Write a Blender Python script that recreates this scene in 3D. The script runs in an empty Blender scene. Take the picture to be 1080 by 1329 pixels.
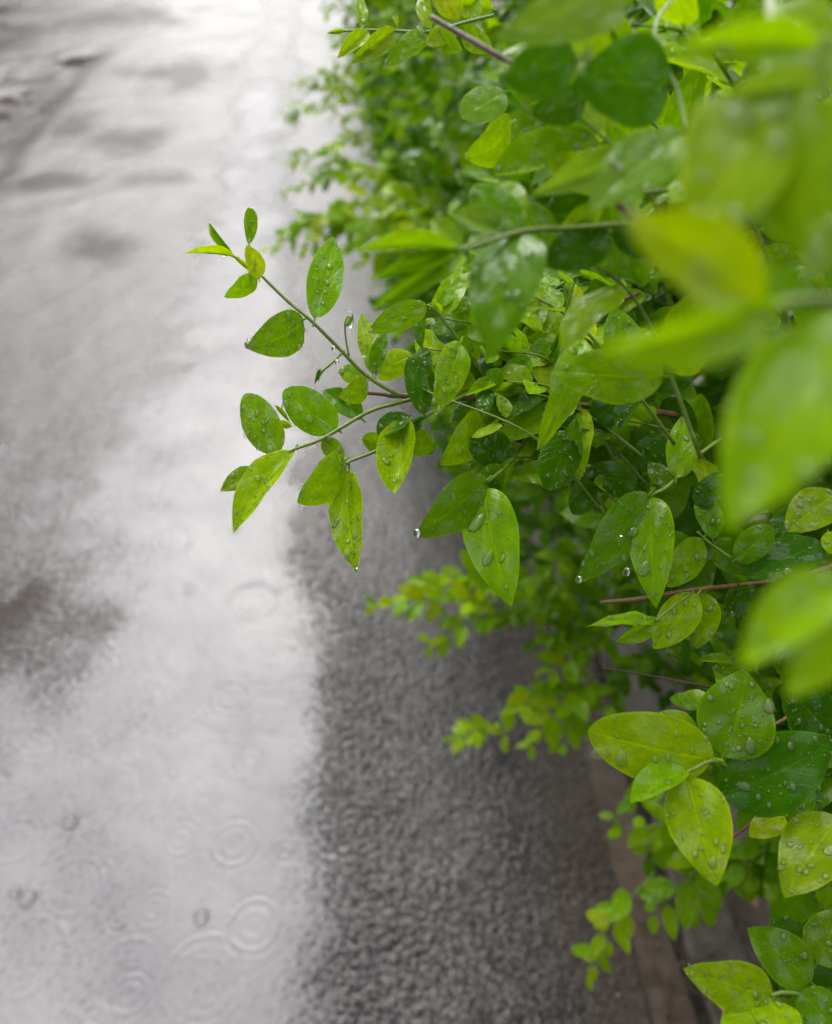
import bpy, math, random
import numpy as np
from mathutils import Matrix, Vector

# ------------------------------------------------------------------ camera, sky, sun, exposure
random.seed(7)
rng = np.random.default_rng(7)
SC = bpy.context.scene
COL = SC.collection
FPX, CX, CY = 1040.0, 540.0, 664.5            # focal length and centre of the 1080 x 1329 photograph
CAM_H = 1.05
PITCH = math.atan2(944.0, FPX)
YAW = math.atan2(110.0, math.hypot(944.0, FPX))
FW = np.array([math.sin(YAW) * math.cos(PITCH), math.cos(YAW) * math.cos(PITCH), -math.sin(PITCH)])
RT = np.array([math.cos(YAW), -math.sin(YAW), 0.0])
UP = np.cross(RT, FW)
CAM = np.array([0.0, 0.0, CAM_H])

cam_data = bpy.data.cameras.new('camera')
cam = bpy.data.objects.new('camera', cam_data)
COL.objects.link(cam)
cam.matrix_world = Matrix(((RT[0], UP[0], -FW[0], 0), (RT[1], UP[1], -FW[1], 0), (RT[2], UP[2], -FW[2], CAM_H), (0, 0, 0, 1)))
cam_data.sensor_fit = 'VERTICAL'
cam_data.sensor_height = 24.0
cam_data.sensor_width = 24.0
cam_data.lens = FPX / 1329.0 * 24.0
cam_data.clip_start = 0.01
cam_data.clip_end = 500.0
cam_data.dof.use_dof = True
cam_data.dof.focus_distance = 0.285
cam_data.dof.aperture_fstop = cam_data.lens / 3.4      # 3.4 mm wide aperture
cam_data.dof.aperture_blades = 0
SC.camera = cam

SUN_EL, SUN_AZ = 48.0, -8.0                  # degrees; azimuth from +y (down the road) towards +x
w = bpy.data.worlds.new('World')
SC.world = w
w.use_nodes = True
wn, wl = w.node_tree.nodes, w.node_tree.links
wn.clear()
wo = wn.new('ShaderNodeOutputWorld')
bg = wn.new('ShaderNodeBackground')
sky = wn.new('ShaderNodeTexSky')
sky.sky_type = 'NISHITA'
sky.sun_disc = False
sky.sun_elevation = math.radians(SUN_EL)
sky.sun_rotation = math.radians(SUN_AZ)
sky.air_density = 1.0
sky.dust_density = 6.0
sky.ozone_density = 1.0
hs = wn.new('ShaderNodeHueSaturation')
hs.inputs['Saturation'].default_value = 0.20   # overcast: the cloud sheet takes the blue out
wl.new(sky.outputs[0], hs.inputs['Color'])
tc = wn.new('ShaderNodeTexCoord')
cn = wn.new('ShaderNodeTexNoise')
cn.inputs['Scale'].default_value = 2.2
cn.inputs['Detail'].default_value = 5
wl.new(tc.outputs['Generated'], cn.inputs['Vector'])
mr = wn.new('ShaderNodeMapRange')
mr.inputs['From Min'].default_value = 0.3
mr.inputs['From Max'].default_value = 0.7
mr.inputs['To Min'].default_value = 0.8
mr.inputs['To Max'].default_value = 1.2
wl.new(cn.outputs['Fac'], mr.inputs['Value'])
cmul = wn.new('ShaderNodeMix')
cmul.data_type = 'RGBA'
cmul.blend_type = 'MULTIPLY'
cmul.inputs[0].default_value = 1.0
wl.new(hs.outputs[0], cmul.inputs[6])
wl.new(mr.outputs[0], cmul.inputs[7])
wl.new(cmul.outputs[2], bg.inputs[0])
bg.inputs[1].default_value = 0.13
wl.new(bg.outputs[0], wo.inputs[0])

sl = bpy.data.lights.new('sun', 'SUN')
sl.energy = 1.35
sl.angle = math.radians(150)      # the sun is only a bright half of the cloud sheet
sl.color = (1.0, 0.985, 0.965)
sun = bpy.data.objects.new('sun', sl)
COL.objects.link(sun)
sd = Vector((math.sin(math.radians(SUN_AZ)) * math.cos(math.radians(SUN_EL)), math.cos(math.radians(SUN_AZ)) * math.cos(math.radians(SUN_EL)), math.sin(math.radians(SUN_EL))))
sun.rotation_euler = sd.to_track_quat('Z', 'Y').to_euler()

SC.view_settings.view_transform = 'Standard'
SC.view_settings.look = 'None'
SC.view_settings.gamma = 1.0
SC.view_settings.use_curve_mapping = False
SC.view_settings.exposure = 0.80
SC.render.engine = 'CYCLES'
SC.cycles.use_denoising = True
SC.cycles.max_bounces = 10
SC.cycles.transparent_max_bounces = 12
SC.cycles.transmission_bounces = 8
SC.cycles.sample_clamp_indirect = 6.0


# ------------------------------------------------------------------ helpers
def at(x, y, d):
    return CAM + (FW + RT * (x - CX) / FPX - UP * (y - CY) / FPX) * d


def on_ground(x, y, z=0.0):
    r = FW + RT * (x - CX) / FPX - UP * (y - CY) / FPX
    return CAM + r * ((z - CAM_H) / r[2])


def proj(p):
    v = np.asarray(p, float) - CAM
    d = v @ FW
    return CX + FPX * (v @ RT) / d, CY - FPX * (v @ UP) / d, d


def norm(v):
    return v / (np.linalg.norm(v, axis=-1, keepdims=True) + 1e-12)


def smooth(a, b, x):
    t = np.clip((x - a) / (b - a), 0, 1)
    return t * t * (3 - 2 * t)


class Lattice:
    def __init__(self, seed, n=256):
        r = np.random.default_rng(seed)
        self.n = n
        self.v = r.random((n, n))
        self.j = r.random((n, n, 2))

    def value(self, x, y):
        xi, yi = np.floor(x).astype(int), np.floor(y).astype(int)
        fx, fy = x - xi, y - yi
        fx, fy = fx * fx * (3 - 2 * fx), fy * fy * (3 - 2 * fy)
        n, v = self.n, self.v
        a, b = v[xi % n, yi % n], v[(xi + 1) % n, yi % n]
        c, d = v[xi % n, (yi + 1) % n], v[(xi + 1) % n, (yi + 1) % n]
        return (a * (1 - fx) + b * fx) * (1 - fy) + (c * (1 - fx) + d * fx) * fy

    def fbm(self, x, y, o=4):
        s, a, t = 0, 1.0, 0
        for k in range(o):
            s = s + a * self.value(x * 2 ** k + 17 * k, y * 2 ** k + 31 * k)
            t += a
            a *= 0.5
        return s / t - 0.5

    def worley(self, x, y):
        xi, yi = np.floor(x).astype(int), np.floor(y).astype(int)
        f1 = np.full(x.shape, 9.0)
        cid = np.zeros(x.shape)
        for dx in (-1, 0, 1):
            for dy in (-1, 0, 1):
                cx_, cy_ = (xi + dx) % self.n, (yi + dy) % self.n
                j = self.j[cx_, cy_]
                d = (xi + dx + j[..., 0] - x) ** 2 + (yi + dy + j[..., 1] - y) ** 2
                m = d < f1
                cid = np.where(m, self.v[cx_, cy_], cid)
                f1 = np.minimum(f1, d)
        return np.sqrt(f1), cid


LAT = Lattice(3)


def mesh_np(name, co, quads, smooth_shade=True, uv=None):
    """co (n,3); quads (m,4) or (m,3) index array"""
    me = bpy.data.meshes.new(name)
    k = quads.shape[1]
    me.vertices.add(len(co))
    me.vertices.foreach_set('co', np.ascontiguousarray(co, np.float32).ravel())
    me.loops.add(quads.size)
    me.loops.foreach_set('vertex_index', np.ascontiguousarray(quads, np.int32).ravel())
    me.polygons.add(len(quads))
    me.polygons.foreach_set('loop_start', np.arange(0, quads.size, k, dtype=np.int32))
    me.polygons.foreach_set('loop_total', np.full(len(quads), k, np.int32))
    if uv is not None:
        layer = me.uv_layers.new(name='UVMap')
        layer.data.foreach_set('uv', np.ascontiguousarray(uv[quads.ravel()], np.float32).ravel())
    me.update(calc_edges=True)
    me.validate()
    if smooth_shade:
        me.polygons.foreach_set('use_smooth', np.ones(len(me.polygons), bool))
    return me


def add_attr(me, name, vals):
    a = me.attributes.new(name, 'FLOAT', 'POINT')
    a.data.foreach_set('value', np.ascontiguousarray(vals, np.float32).ravel())


def add_color(me, vals):
    a = me.attributes.new('tint', 'FLOAT_COLOR', 'POINT')
    c = np.ones((len(vals), 4), np.float32)
    c[:, :3] = vals
    a.data.foreach_set('color', c.ravel())


def grid_quads(nu, nv):
    i = np.arange(nu * nv).reshape(nu, nv)
    return np.stack([i[:-1, :-1], i[1:, :-1], i[1:, 1:], i[:-1, 1:]], -1).reshape(-1, 4)


def link(name, me, mat=None, parent=None, loc=None):
    o = bpy.data.objects.new(name, me)
    COL.objects.link(o)
    if mat is not None and me is not None and not me.materials:
        me.materials.append(mat)
    if parent is not None:
        o.parent = parent
    if loc is not None:
        o.location = [float(v) for v in loc]
    return o


def tag(o, label=None, cat=None, group=None, kind=None):
    if label:
        o['label'] = label
    if cat:
        o['category'] = cat
    if group:
        o['group'] = group
    if kind:
        o['kind'] = kind
    return o


def tube(points, radii, sides=7, nodes=None, wobble=0.0):
    """a tapered tube along points -> co, quads"""
    p = np.asarray(points, float)
    n = len(p)
    r = np.asarray(radii, float)
    t = norm(np.gradient(p, axis=0))
    ref = np.array([0.31, -0.52, 0.8])
    u = norm(np.cross(t, ref))
    v = np.cross(t, u)
    a = np.linspace(0, 2 * math.pi, sides, endpoint=False)
    rr = r[:, None] * (1 + wobble * (rng.random((n, sides)) - 0.5))
    co = p[:, None, :] + rr[..., None] * (np.cos(a)[None, :, None] * u[:, None, :] + np.sin(a)[None, :, None] * v[:, None, :])
    co = co.reshape(-1, 3)
    q = []
    for i in range(n - 1):
        for j in range(sides):
            q.append((i * sides + j, i * sides + (j + 1) % sides, (i + 1) * sides + (j + 1) % sides, (i + 1) * sides + j))
    c0, c1 = len(co), len(co) + 1
    co = np.vstack([co, p[0], p[-1]])
    for j in range(sides):
        q.append((c0, (j + 1) % sides, j, c0))
        b = (n - 1) * sides
        q.append((c1, b + j, b + (j + 1) % sides, c1))
    return co, np.array(q)


def spline(pts, m=6):
    """Catmull-Rom through rows of pts (any number of columns)"""
    p = np.asarray(pts, float)
    p = np.vstack([2 * p[0] - p[1], p, 2 * p[-1] - p[-2]])
    out = []
    for i in range(1, len(p) - 2):
        for k in range(m):
            t = k / m
            a, b, c, d = p[i - 1], p[i], p[i + 1], p[i + 2]
            out.append(0.5 * (2 * b + (c - a) * t + (2 * a - 5 * b + 4 * c - d) * t * t + (3 * b - a - 3 * c + d) * t ** 3))
    out.append(p[-2])
    return np.array(out)


def tri_mesh(name, co, quads, **k):
    """quads whose last index repeats the first are triangles"""
    me = bpy.data.meshes.new(name)
    f = [tuple(int(i) for i in q[:3]) if q[0] == q[3] else tuple(int(i) for i in q) for q in quads]
    me.from_pydata([tuple(c) for c in co.tolist()], [], f)
    me.polygons.foreach_set('use_smooth', np.ones(len(me.polygons), bool))
    me.update()
    return me


# ------------------------------------------------------------------ materials
def new_mat(name):
    m = bpy.data.materials.new(name)
    m.use_nodes = True
    n = m.node_tree.nodes
    n.clear()
    return m, n, m.node_tree.links


def N(n, kind, **kw):
    x = n.new(kind)
    for k, v in kw.items():
        if k.startswith('_'):
            setattr(x, k[1:], v)
        else:
            x.inputs[k.replace('__', ' ')].default_value = v
    return x


def mixc(n, l, fac, a, b, blend='MIX'):
    m = n.new('ShaderNodeMix')
    m.data_type = 'RGBA'
    m.blend_type = blend
    for s, v in ((0, fac), (6, a), (7, b)):
        if hasattr(v, 'is_linked') or hasattr(v, 'links'):
            l.new(v, m.inputs[s])
        elif isinstance(v, tuple):
            m.inputs[s].default_value = v if len(v) == 4 else (*v, 1)
        else:
            m.inputs[s].default_value = v
    return m.outputs[2]


def math_(n, l, op, a, b=None, clamp=False):
    m = n.new('ShaderNodeMath')
    m.operation = op
    m.use_clamp = clamp
    for s, v in ((0, a), (1, b)):
        if v is None:
            continue
        if hasattr(v, 'links'):
            l.new(v, m.inputs[s])
        else:
            m.inputs[s].default_value = v
    return m.outputs[0]


def rng_(n, l, v, a, b, c=0.0, d=1.0, smooth_=True):
    m = n.new('ShaderNodeMapRange')
    m.interpolation_type = 'SMOOTHSTEP' if smooth_ else 'LINEAR'
    for k, x in (('From Min', a), ('From Max', b), ('To Min', c), ('To Max', d)):
        m.inputs[k].default_value = x
    l.new(v, m.inputs['Value'])
    return m.outputs[0]


def leaf_material(name, from_object):
    m, n, l = new_mat(name)
    out = n.new('ShaderNodeOutputMaterial')
    if from_object:
        oi = n.new('ShaderNodeObjectInfo')
        col = oi.outputs['Color']
        tcn = n.new('ShaderNodeTexCoord')
        pos = n.new('ShaderNodeVectorMath')
        pos.operation = 'ADD'
        l.new(tcn.outputs['Object'], pos.inputs[0])
        l.new(oi.outputs['Location'], pos.inputs[1])
        noise_vec, nscale = pos.outputs[0], 5.0
    else:
        at_ = n.new('ShaderNodeAttribute')
        at_.attribute_name = 'tint'
        col = at_.outputs['Color']
        g = n.new('ShaderNodeNewGeometry')
        noise_vec, nscale = g.outputs['Position'], 140.0
    geo = n.new('ShaderNodeNewGeometry')
    uv = n.new('ShaderNodeUVMap')
    sep = n.new('ShaderNodeSeparateXYZ')
    l.new(uv.outputs[0], sep.inputs[0])
    s_, t_ = sep.outputs[0], sep.outputs[1]
    ab = math_(n, l, 'ABSOLUTE', t_)
    no = N(n, 'ShaderNodeTexNoise', Scale=nscale, Detail=4.0, Roughness=0.6)
    l.new(noise_vec, no.inputs['Vector'])
    # mottling: patches a little lighter / yellower and darker than the leaf's own colour
    f1 = rng_(n, l, no.outputs['Fac'], 0.35, 0.7)
    c1 = mixc(n, l, f1, (0.82, 0.86, 0.8), (1.18, 1.1, 1.05))
    base = mixc(n, l, 1.0, col, c1, 'MULTIPLY')
    # veins
    mid = rng_(n, l, ab, 0.02, 0.075, 1.0, 0.0)
    ph = math_(n, l, 'SUBTRACT', math_(n, l, 'MULTIPLY', s_, 9.0), math_(n, l, 'MULTIPLY', ab, 2.6))
    nz = N(n, 'ShaderNodeTexNoise', Scale=7.0, Detail=2.0)
    l.new(uv.outputs[0], nz.inputs['Vector'])
    ph = math_(n, l, 'ADD', ph, math_(n, l, 'MULTIPLY', nz.outputs['Fac'], 0.8))
    tri = math_(n, l, 'PINGPONG', ph, 0.5)
    side = rng_(n, l, tri, 0.0, 0.13, 1.0, 0.0)
    vein = math_(n, l, 'MAXIMUM', mid, math_(n, l, 'MULTIPLY', side, 0.42))
    lighter = mixc(n, l, 1.0, base, (1.5, 1.35, 1.5), 'MULTIPLY')
    base = mixc(n, l, math_(n, l, 'MULTIPLY', vein, 0.5), base, lighter)
    rim = rng_(n, l, ab, 0.90, 0.99)
    base = mixc(n, l, math_(n, l, 'MULTIPLY', rim, 0.55), base, mixc(n, l, 1.0, base, (1.6, 1.35, 1.2), 'MULTIPLY'))
    sp_n = N(n, 'ShaderNodeTexNoise', Scale=nscale * 3.1, Detail=2.0)
    l.new(noise_vec, sp_n.inputs['Vector'])
    base = mixc(n, l, math_(n, l, 'MULTIPLY', rng_(n, l, sp_n.outputs['Fac'], 0.71, 0.75), 0.6), base, (0.10, 0.075, 0.012))      # small brown blemishes
    # the under side of a leaf is paler and matt
    under = mixc(n, l, 0.35, base, (0.15, 0.26, 0.035))
    base2 = mixc(n, l, geo.outputs['Backfacing'], base, under)
    # relief: sunken midrib, puckered blade between the side veins
    hgt = math_(n, l, 'ADD', math_(n, l, 'MULTIPLY', vein, -1.0), math_(n, l, 'MULTIPLY', no.outputs['Fac'], 0.6))
    bump = N(n, 'ShaderNodeBump', Strength=0.35, Distance=0.0006 if from_object else 0.0005)
    l.new(hgt, bump.inputs['Height'])
    p = N(n, 'ShaderNodeBsdfPrincipled', Roughness=0.3)
    l.new(base2, p.inputs['Base Color'])
    rr = mixc(n, l, geo.outputs['Backfacing'], (0.19, 0.19, 0.19), (0.5, 0.5, 0.5))
    wet = rng_(n, l, no.outputs['Fac'], 0.3, 0.65, -0.08, 0.12)
    rsum = math_(n, l, 'ADD', rr, wet)
    l.new(rsum, p.inputs['Roughness'])
    p.inputs['IOR'].default_value = 1.4
    wetn = N(n, 'ShaderNodeTexNoise', Scale=nscale * 0.7, Detail=2.0)
    l.new(noise_vec, wetn.inputs['Vector'])
    l.new(rng_(n, l, wetn.outputs['Fac'], 0.50, 0.60, 0.06, 0.75), p.inputs['Specular IOR Level'])     # films of water lie in patches
    l.new(bump.outputs[0], p.inputs['Normal'])
    tr = n.new('ShaderNodeBsdfTranslucent')
    tcol = mixc(n, l, 1.0, base, (1.45, 1.35, 0.35), 'MULTIPLY')
    l.new(tcol, tr.inputs['Color'])
    mx = N(n, 'ShaderNodeMixShader', Fac=0.42)
    l.new(p.outputs[0], mx.inputs[1])
    l.new(tr.outputs[0], mx.inputs[2])
    l.new(mx.outputs[0], out.inputs[0])
    return m


M_LEAF = leaf_material('leaf', True)
M_LEAFMASS = leaf_material('leaf_mass', False)


def simple_noise_mat(name, c1, c2, scale, rough, bump_s, bump_d, c3=None):
    m, n, l = new_mat(name)
    out = n.new('ShaderNodeOutputMaterial')
    g = n.new('ShaderNodeNewGeometry')
    no = N(n, 'ShaderNodeTexNoise', Scale=scale, Detail=6.0, Roughness=0.65)
    l.new(g.outputs['Position'], no.inputs['Vector'])
    col = mixc(n, l, rng_(n, l, no.outputs['Fac'], 0.3, 0.7), c1, c2)
    if c3:
        n2 = N(n, 'ShaderNodeTexNoise', Scale=scale * 0.21, Detail=3.0)
        l.new(g.outputs['Position'], n2.inputs['Vector'])
        col = mixc(n, l, rng_(n, l, n2.outputs['Fac'], 0.5, 0.65), col, c3)
    p = N(n, 'ShaderNodeBsdfPrincipled')
    l.new(col, p.inputs['Base Color'])
    l.new(rng_(n, l, no.outputs['Fac'], 0.3, 0.7, rough - 0.12, rough + 0.12), p.inputs['Roughness'])
    b = N(n, 'ShaderNodeBump', Strength=bump_s, Distance=bump_d)
    l.new(no.outputs['Fac'], b.inputs['Height'])
    l.new(b.outputs[0], p.inputs['Normal'])
    l.new(p.outputs[0], out.inputs[0])
    return m


M_BARK = simple_noise_mat('bark', (0.10, 0.045, 0.014), (0.23, 0.125, 0.042), 420, 0.42, 0.7, 0.0006, (0.15, 0.11, 0.05))
M_DRY = simple_noise_mat('dry_twig', (0.05, 0.03, 0.02), (0.13, 0.085, 0.05), 420, 0.5, 0.7, 0.0006)
M_GREENSTEM = simple_noise_mat('green_stem', (0.10, 0.17, 0.012), (0.17, 0.24, 0.03), 300, 0.33, 0.4, 0.0004)
M_SOIL = simple_noise_mat('soil', (0.030, 0.021, 0.016), (0.085, 0.062, 0.048), 60, 0.5, 0.8, 0.004, (0.06, 0.04, 0.028))
M_KERB = simple_noise_mat('kerb', (0.048, 0.032, 0.023), (0.105, 0.076, 0.056), 48, 0.38, 0.7, 0.002, (0.11, 0.075, 0.05))
M_SLAB = simple_noise_mat('slab', (0.035, 0.028, 0.023), (0.095, 0.076, 0.062), 60, 0.4, 0.8, 0.003, (0.040, 0.030, 0.022))
M_DEAD = simple_noise_mat('dead_leaf', (0.16, 0.09, 0.045), (0.32, 0.20, 0.10), 150, 0.5, 0.5, 0.001)
M_TAN = simple_noise_mat('tan_leaf', (0.52, 0.29, 0.10), (0.62, 0.40, 0.18), 150, 0.45, 0.5, 0.001)


def water_drop_material():
    m, n, l = new_mat('rain_water')
    out = n.new('ShaderNodeOutputMaterial')
    tp = n.new('ShaderNodeBsdfTransparent')
    tl = n.new('ShaderNodeBsdfTranslucent')          # leaf light gathered by a drop, painted as a yellow-green tint
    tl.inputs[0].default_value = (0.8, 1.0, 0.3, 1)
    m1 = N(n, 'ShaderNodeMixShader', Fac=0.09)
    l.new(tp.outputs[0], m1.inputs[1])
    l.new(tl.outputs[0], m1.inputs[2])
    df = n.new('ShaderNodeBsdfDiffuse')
    df.inputs[0].default_value = (0.8, 1.0, 0.3, 1)  # same painted brightening, on the outer face of the drop
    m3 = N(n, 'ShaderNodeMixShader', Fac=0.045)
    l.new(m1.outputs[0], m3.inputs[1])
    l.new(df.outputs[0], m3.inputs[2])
    fr = N(n, 'ShaderNodeFresnel', IOR=1.42)
    gl = N(n, 'ShaderNodeBsdfGlossy', Roughness=0.0)
    m2 = n.new('ShaderNodeMixShader')
    l.new(fr.outputs[0], m2.inputs[0])
    l.new(m3.outputs[0], m2.inputs[1])
    l.new(gl.outputs[0], m2.inputs[2])
    l.new(m2.outputs[0], out.inputs[0])
    return m


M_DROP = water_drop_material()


def clear_water_material():
    m, n, l = new_mat('clear_water')
    out = n.new('ShaderNodeOutputMaterial')
    p = N(n, 'ShaderNodeBsdfPrincipled', Roughness=0.0, IOR=1.33)
    p.inputs['Base Color'].default_value = (1, 1, 1, 1)
    p.inputs['Transmission Weight'].default_value = 1.0
    l.new(p.outputs[0], out.inputs[0])
    return m


M_CLEAR = clear_water_material()


def road_material():
    m, n, l = new_mat('wet_asphalt')
    out = n.new('ShaderNodeOutputMaterial')
    g = n.new('ShaderNodeNewGeometry')
    P = g.outputs['Position']
    vo = N(n, 'ShaderNodeTexVoronoi', Scale=200.0)
    l.new(P, vo.inputs['Vector'])
    vo2 = N(n, 'ShaderNodeTexVoronoi', Scale=330.0)
    l.new(P, vo2.inputs['Vector'])
    sp = n.new('ShaderNodeSeparateColor')
    l.new(vo.outputs['Color'], sp.inputs[0])
    big = N(n, 'ShaderNodeTexNoise', Scale=3.0, Detail=5.0, Roughness=0.6)
    l.new(P, big.inputs['Vector'])
    fine = N(n, 'ShaderNodeTexNoise', Scale=210.0, Detail=3.0)
    l.new(P, fine.inputs['Vector'])
    stone = mixc(n, l, rng_(n, l, sp.outputs[0], 0.0, 1.0, 0, 1, False), (0.010, 0.0098, 0.011), (0.120, 0.112, 0.110))
    sp2 = n.new('ShaderNodeSeparateColor')
    l.new(vo2.outputs['Color'], sp2.inputs[0])
    stone = mixc(n, l, rng_(n, l, sp2.outputs[0], 0.55, 0.95), stone, (0.145, 0.136, 0.132))      # pale chips
    stone = mixc(n, l, rng_(n, l, sp2.outputs[1], 0.62, 0.95), stone, (0.006, 0.006, 0.007))
    stone = mixc(n, l, rng_(n, l, sp.outputs[1], 0.92, 0.98), stone, (0.17, 0.135, 0.105))       # a few warm pebbles
    binder = mixc(n, l, fine.outputs['Fac'], (0.009, 0.009, 0.010), (0.030, 0.028, 0.029))
    col = mixc(n, l, rng_(n, l, vo.outputs['Distance'], 0.40, 0.7), stone, binder)
    col = mixc(n, l, 1.0, col, mixc(n, l, rng_(n, l, big.outputs['Fac'], 0.35, 0.65), (0.62, 0.60, 0.60), (1.15, 1.12, 1.1)), 'MULTIPLY')
    # brown silt washed up along the kerb and in the hollows
    sx = n.new('ShaderNodeSeparateXYZ')
    l.new(P, sx.inputs[0])
    kerbside = math_(n, l, 'ADD', rng_(n, l, sx.outputs[0], 0.05, 0.30), math_(n, l, 'MULTIPLY', math_(n, l, 'SUBTRACT', big.outputs['Fac'], 0.5), 1.6))
    col = mixc(n, l, math_(n, l, 'MULTIPLY', rng_(n, l, kerbside, 0.35, 1.15), 0.65), col, (0.075, 0.052, 0.038))
    dark_refl = n.new('ShaderNodeAttribute')          # dark reflections in the wet road, painted as matt patches
    dark_refl.attribute_name = 'dark_refl'
    refl_mask = dark_refl.outputs['Fac']
    col = mixc(n, l, math_(n, l, 'MULTIPLY', refl_mask, 0.85), col, (0.050, 0.040, 0.033))
    p = N(n, 'ShaderNodeBsdfPrincipled', Roughness=0.4)
    l.new(col, p.inputs['Base Color'])
    rgh = rng_(n, l, big.outputs['Fac'], 0.35, 0.65, 0.22, 0.42)
    l.new(rgh, p.inputs['Roughness'])
    hgt = math_(n, l, 'ADD', math_(n, l, 'MULTIPLY', fine.outputs['Fac'], 0.9), math_(n, l, 'MULTIPLY', vo2.outputs['Distance'], -0.3))
    b = N(n, 'ShaderNodeBump', Strength=0.55, Distance=0.003)
    l.new(hgt, b.inputs['Height'])
    l.new(b.outputs[0], p.inputs['Normal'])
    b2 = N(n, 'ShaderNodeBump', Strength=0.30, Distance=0.003)
    l.new(hgt, b2.inputs['Height'])
    off_patch = math_(n, l, 'SUBTRACT', 1.0, refl_mask, True)
    l.new(math_(n, l, 'MULTIPLY', off_patch, 0.34), p.inputs['Coat Weight'])
    l.new(math_(n, l, 'MULTIPLY', off_patch, 0.24), p.inputs['Specular IOR Level'])
    p.inputs['Coat IOR'].default_value = 1.33
    l.new(rng_(n, l, big.outputs['Fac'], 0.35, 0.65, 0.05, 0.16), p.inputs['Coat Roughness'])
    l.new(b2.outputs[0], p.inputs['Coat Normal'])
    l.new(p.outputs[0], out.inputs[0])
    return m


def puddle_material(name, silt1, silt2, density, rough=0.10, chop=0.28):
    m, n, l = new_mat(name)
    out = n.new('ShaderNodeOutputMaterial')
    g = n.new('ShaderNodeNewGeometry')
    a = n.new('ShaderNodeAttribute')
    a.attribute_name = 'depth'
    # turbidity: silt hides the bed as the water gets deeper
    ex = math_(n, l, 'POWER', 2.718, math_(n, l, 'MULTIPLY', a.outputs['Fac'], -density))
    op = math_(n, l, 'SUBTRACT', 1.0, ex, True)
    no = N(n, 'ShaderNodeTexNoise', Scale=6.0, Detail=5.0)
    l.new(g.outputs['Position'], no.inputs['Vector'])
    df = n.new('ShaderNodeBsdfDiffuse')
    l.new(mixc(n, l, rng_(n, l, no.outputs['Fac'], 0.3, 0.7), silt1, silt2), df.inputs[0])
    tp = n.new('ShaderNodeBsdfTransparent')
    mx = n.new('ShaderNodeMixShader')
    l.new(op, mx.inputs[0])
    l.new(tp.outputs[0], mx.inputs[1])
    l.new(df.outputs[0], mx.inputs[2])
    rip = N(n, 'ShaderNodeTexNoise', Scale=38.0, Detail=3.0)
    l.new(g.outputs['Position'], rip.inputs['Vector'])
    bm = N(n, 'ShaderNodeBump', Strength=chop, Distance=0.004)
    l.new(rip.outputs['Fac'], bm.inputs['Height'])
    fr = N(n, 'ShaderNodeFresnel', IOR=1.33)
    l.new(bm.outputs[0], fr.inputs['Normal'])
    gl = N(n, 'ShaderNodeBsdfGlossy', Roughness=rough)
    l.new(bm.outputs[0], gl.inputs['Normal'])
    m2 = n.new('ShaderNodeMixShader')
    l.new(fr.outputs[0], m2.inputs[0])
    l.new(mx.outputs[0], m2.inputs[1])
    l.new(gl.outputs[0], m2.inputs[2])
    l.new(m2.outputs[0], out.inputs[0])
    return m


M_ROAD = road_material()
M_PUDDLE = puddle_material('puddle_water', (0.205, 0.199, 0.212), (0.285, 0.274, 0.284), 620.0)
M_BROWN_WATER = puddle_material('brown_mirror_water', (0.075, 0.058, 0.045), (0.11, 0.088, 0.070), 300.0, 0.03, 0.08)  # brown reflection of the wall put into the water's colour


# ------------------------------------------------------------------ road, puddles, kerb, soil
def steps(a, b, first, grow):
    out = [a]
    s = first
    while out[-1] < b:
        out.append(out[-1] + s)
        s *= grow
    out[-1] = b
    return np.array(out)


def road_height(x, y, spacing):
    edge = np.interp(y, [0, 0.8, 1.1, 1.8, 3.2, 6.0], [-0.070, -0.072, -0.12, -0.14, -0.22, -0.25])   # right shore of the long puddle
    edge = edge + 0.09 * LAT.fbm(y * 5.0, y * 0 + 2.5, 4)
    right = np.clip((x - edge) / 0.30, 0, 1.3) * 0.0105
    bed = -0.0054 * (1 - 0.66 * smooth(1.5, 3.0, y)) * smooth(0.01, -0.11, x - edge)
    bank = (0.0056 + 0.0045 * smooth(1.5, 2.8, y)) * smooth(-0.18, -0.50, x - edge) * (0.25 + 0.75 * smooth(0.50, 1.0, y))
    z = right + bed + bank
    z = z + 0.0075 * (0.3 + 0.7 * smooth(0.5, 1.0, y)) * LAT.fbm(x * 3.1 + 5, y * 2.3, 4) * smooth(0.02, -0.30, x - edge) + 0.0034 * LAT.fbm(x * 14, y * 14, 3) + 0.0040 * LAT.fbm(x * 11 + 40, y * 9, 4) * smooth(-0.15, -0.40, x - edge) * smooth(0.45, 0.95, y)
    xx = x + 0.06 * LAT.fbm(x * 3, y * 3, 3)
    brk = smooth(-.26, -.08, LAT.fbm(x * 5, y * 3.2 + 2, 4))
    z = z - 0.009 * brk * smooth(-1.22, -1.32, xx) * smooth(-1.74, -1.58, xx + 0.5 * LAT.fbm(x * 2.2, y * 1.7 + 9, 4)) * smooth(2.3, 2.7, y) * smooth(5.25, 4.7, y)
    z = z - 0.009 * brk * smooth(-1.72, -1.9, x + 0.7 * LAT.fbm(x * 1.5 + 4, y * 2.6, 4)) * smooth(-3.2, -2.7, x) * smooth(4.4, 4.9, y) * smooth(6.6, 6.1, y)
    f1, cid = LAT.worley(x * 125, y * 125)
    f2, _ = LAT.worley(x * 230 + 9, y * 230)
    amp = smooth(0.011, 0.004, spacing)
    z = z + amp * ((0.0018 + 0.0030 * smooth(0.16, 0.05, x - edge)) * (0.55 - np.minimum(f1, 0.9)) * (0.3 + 1.3 * cid) + 0.0007 * (0.5 - np.minimum(f2, 0.9)))
    return z


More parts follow.
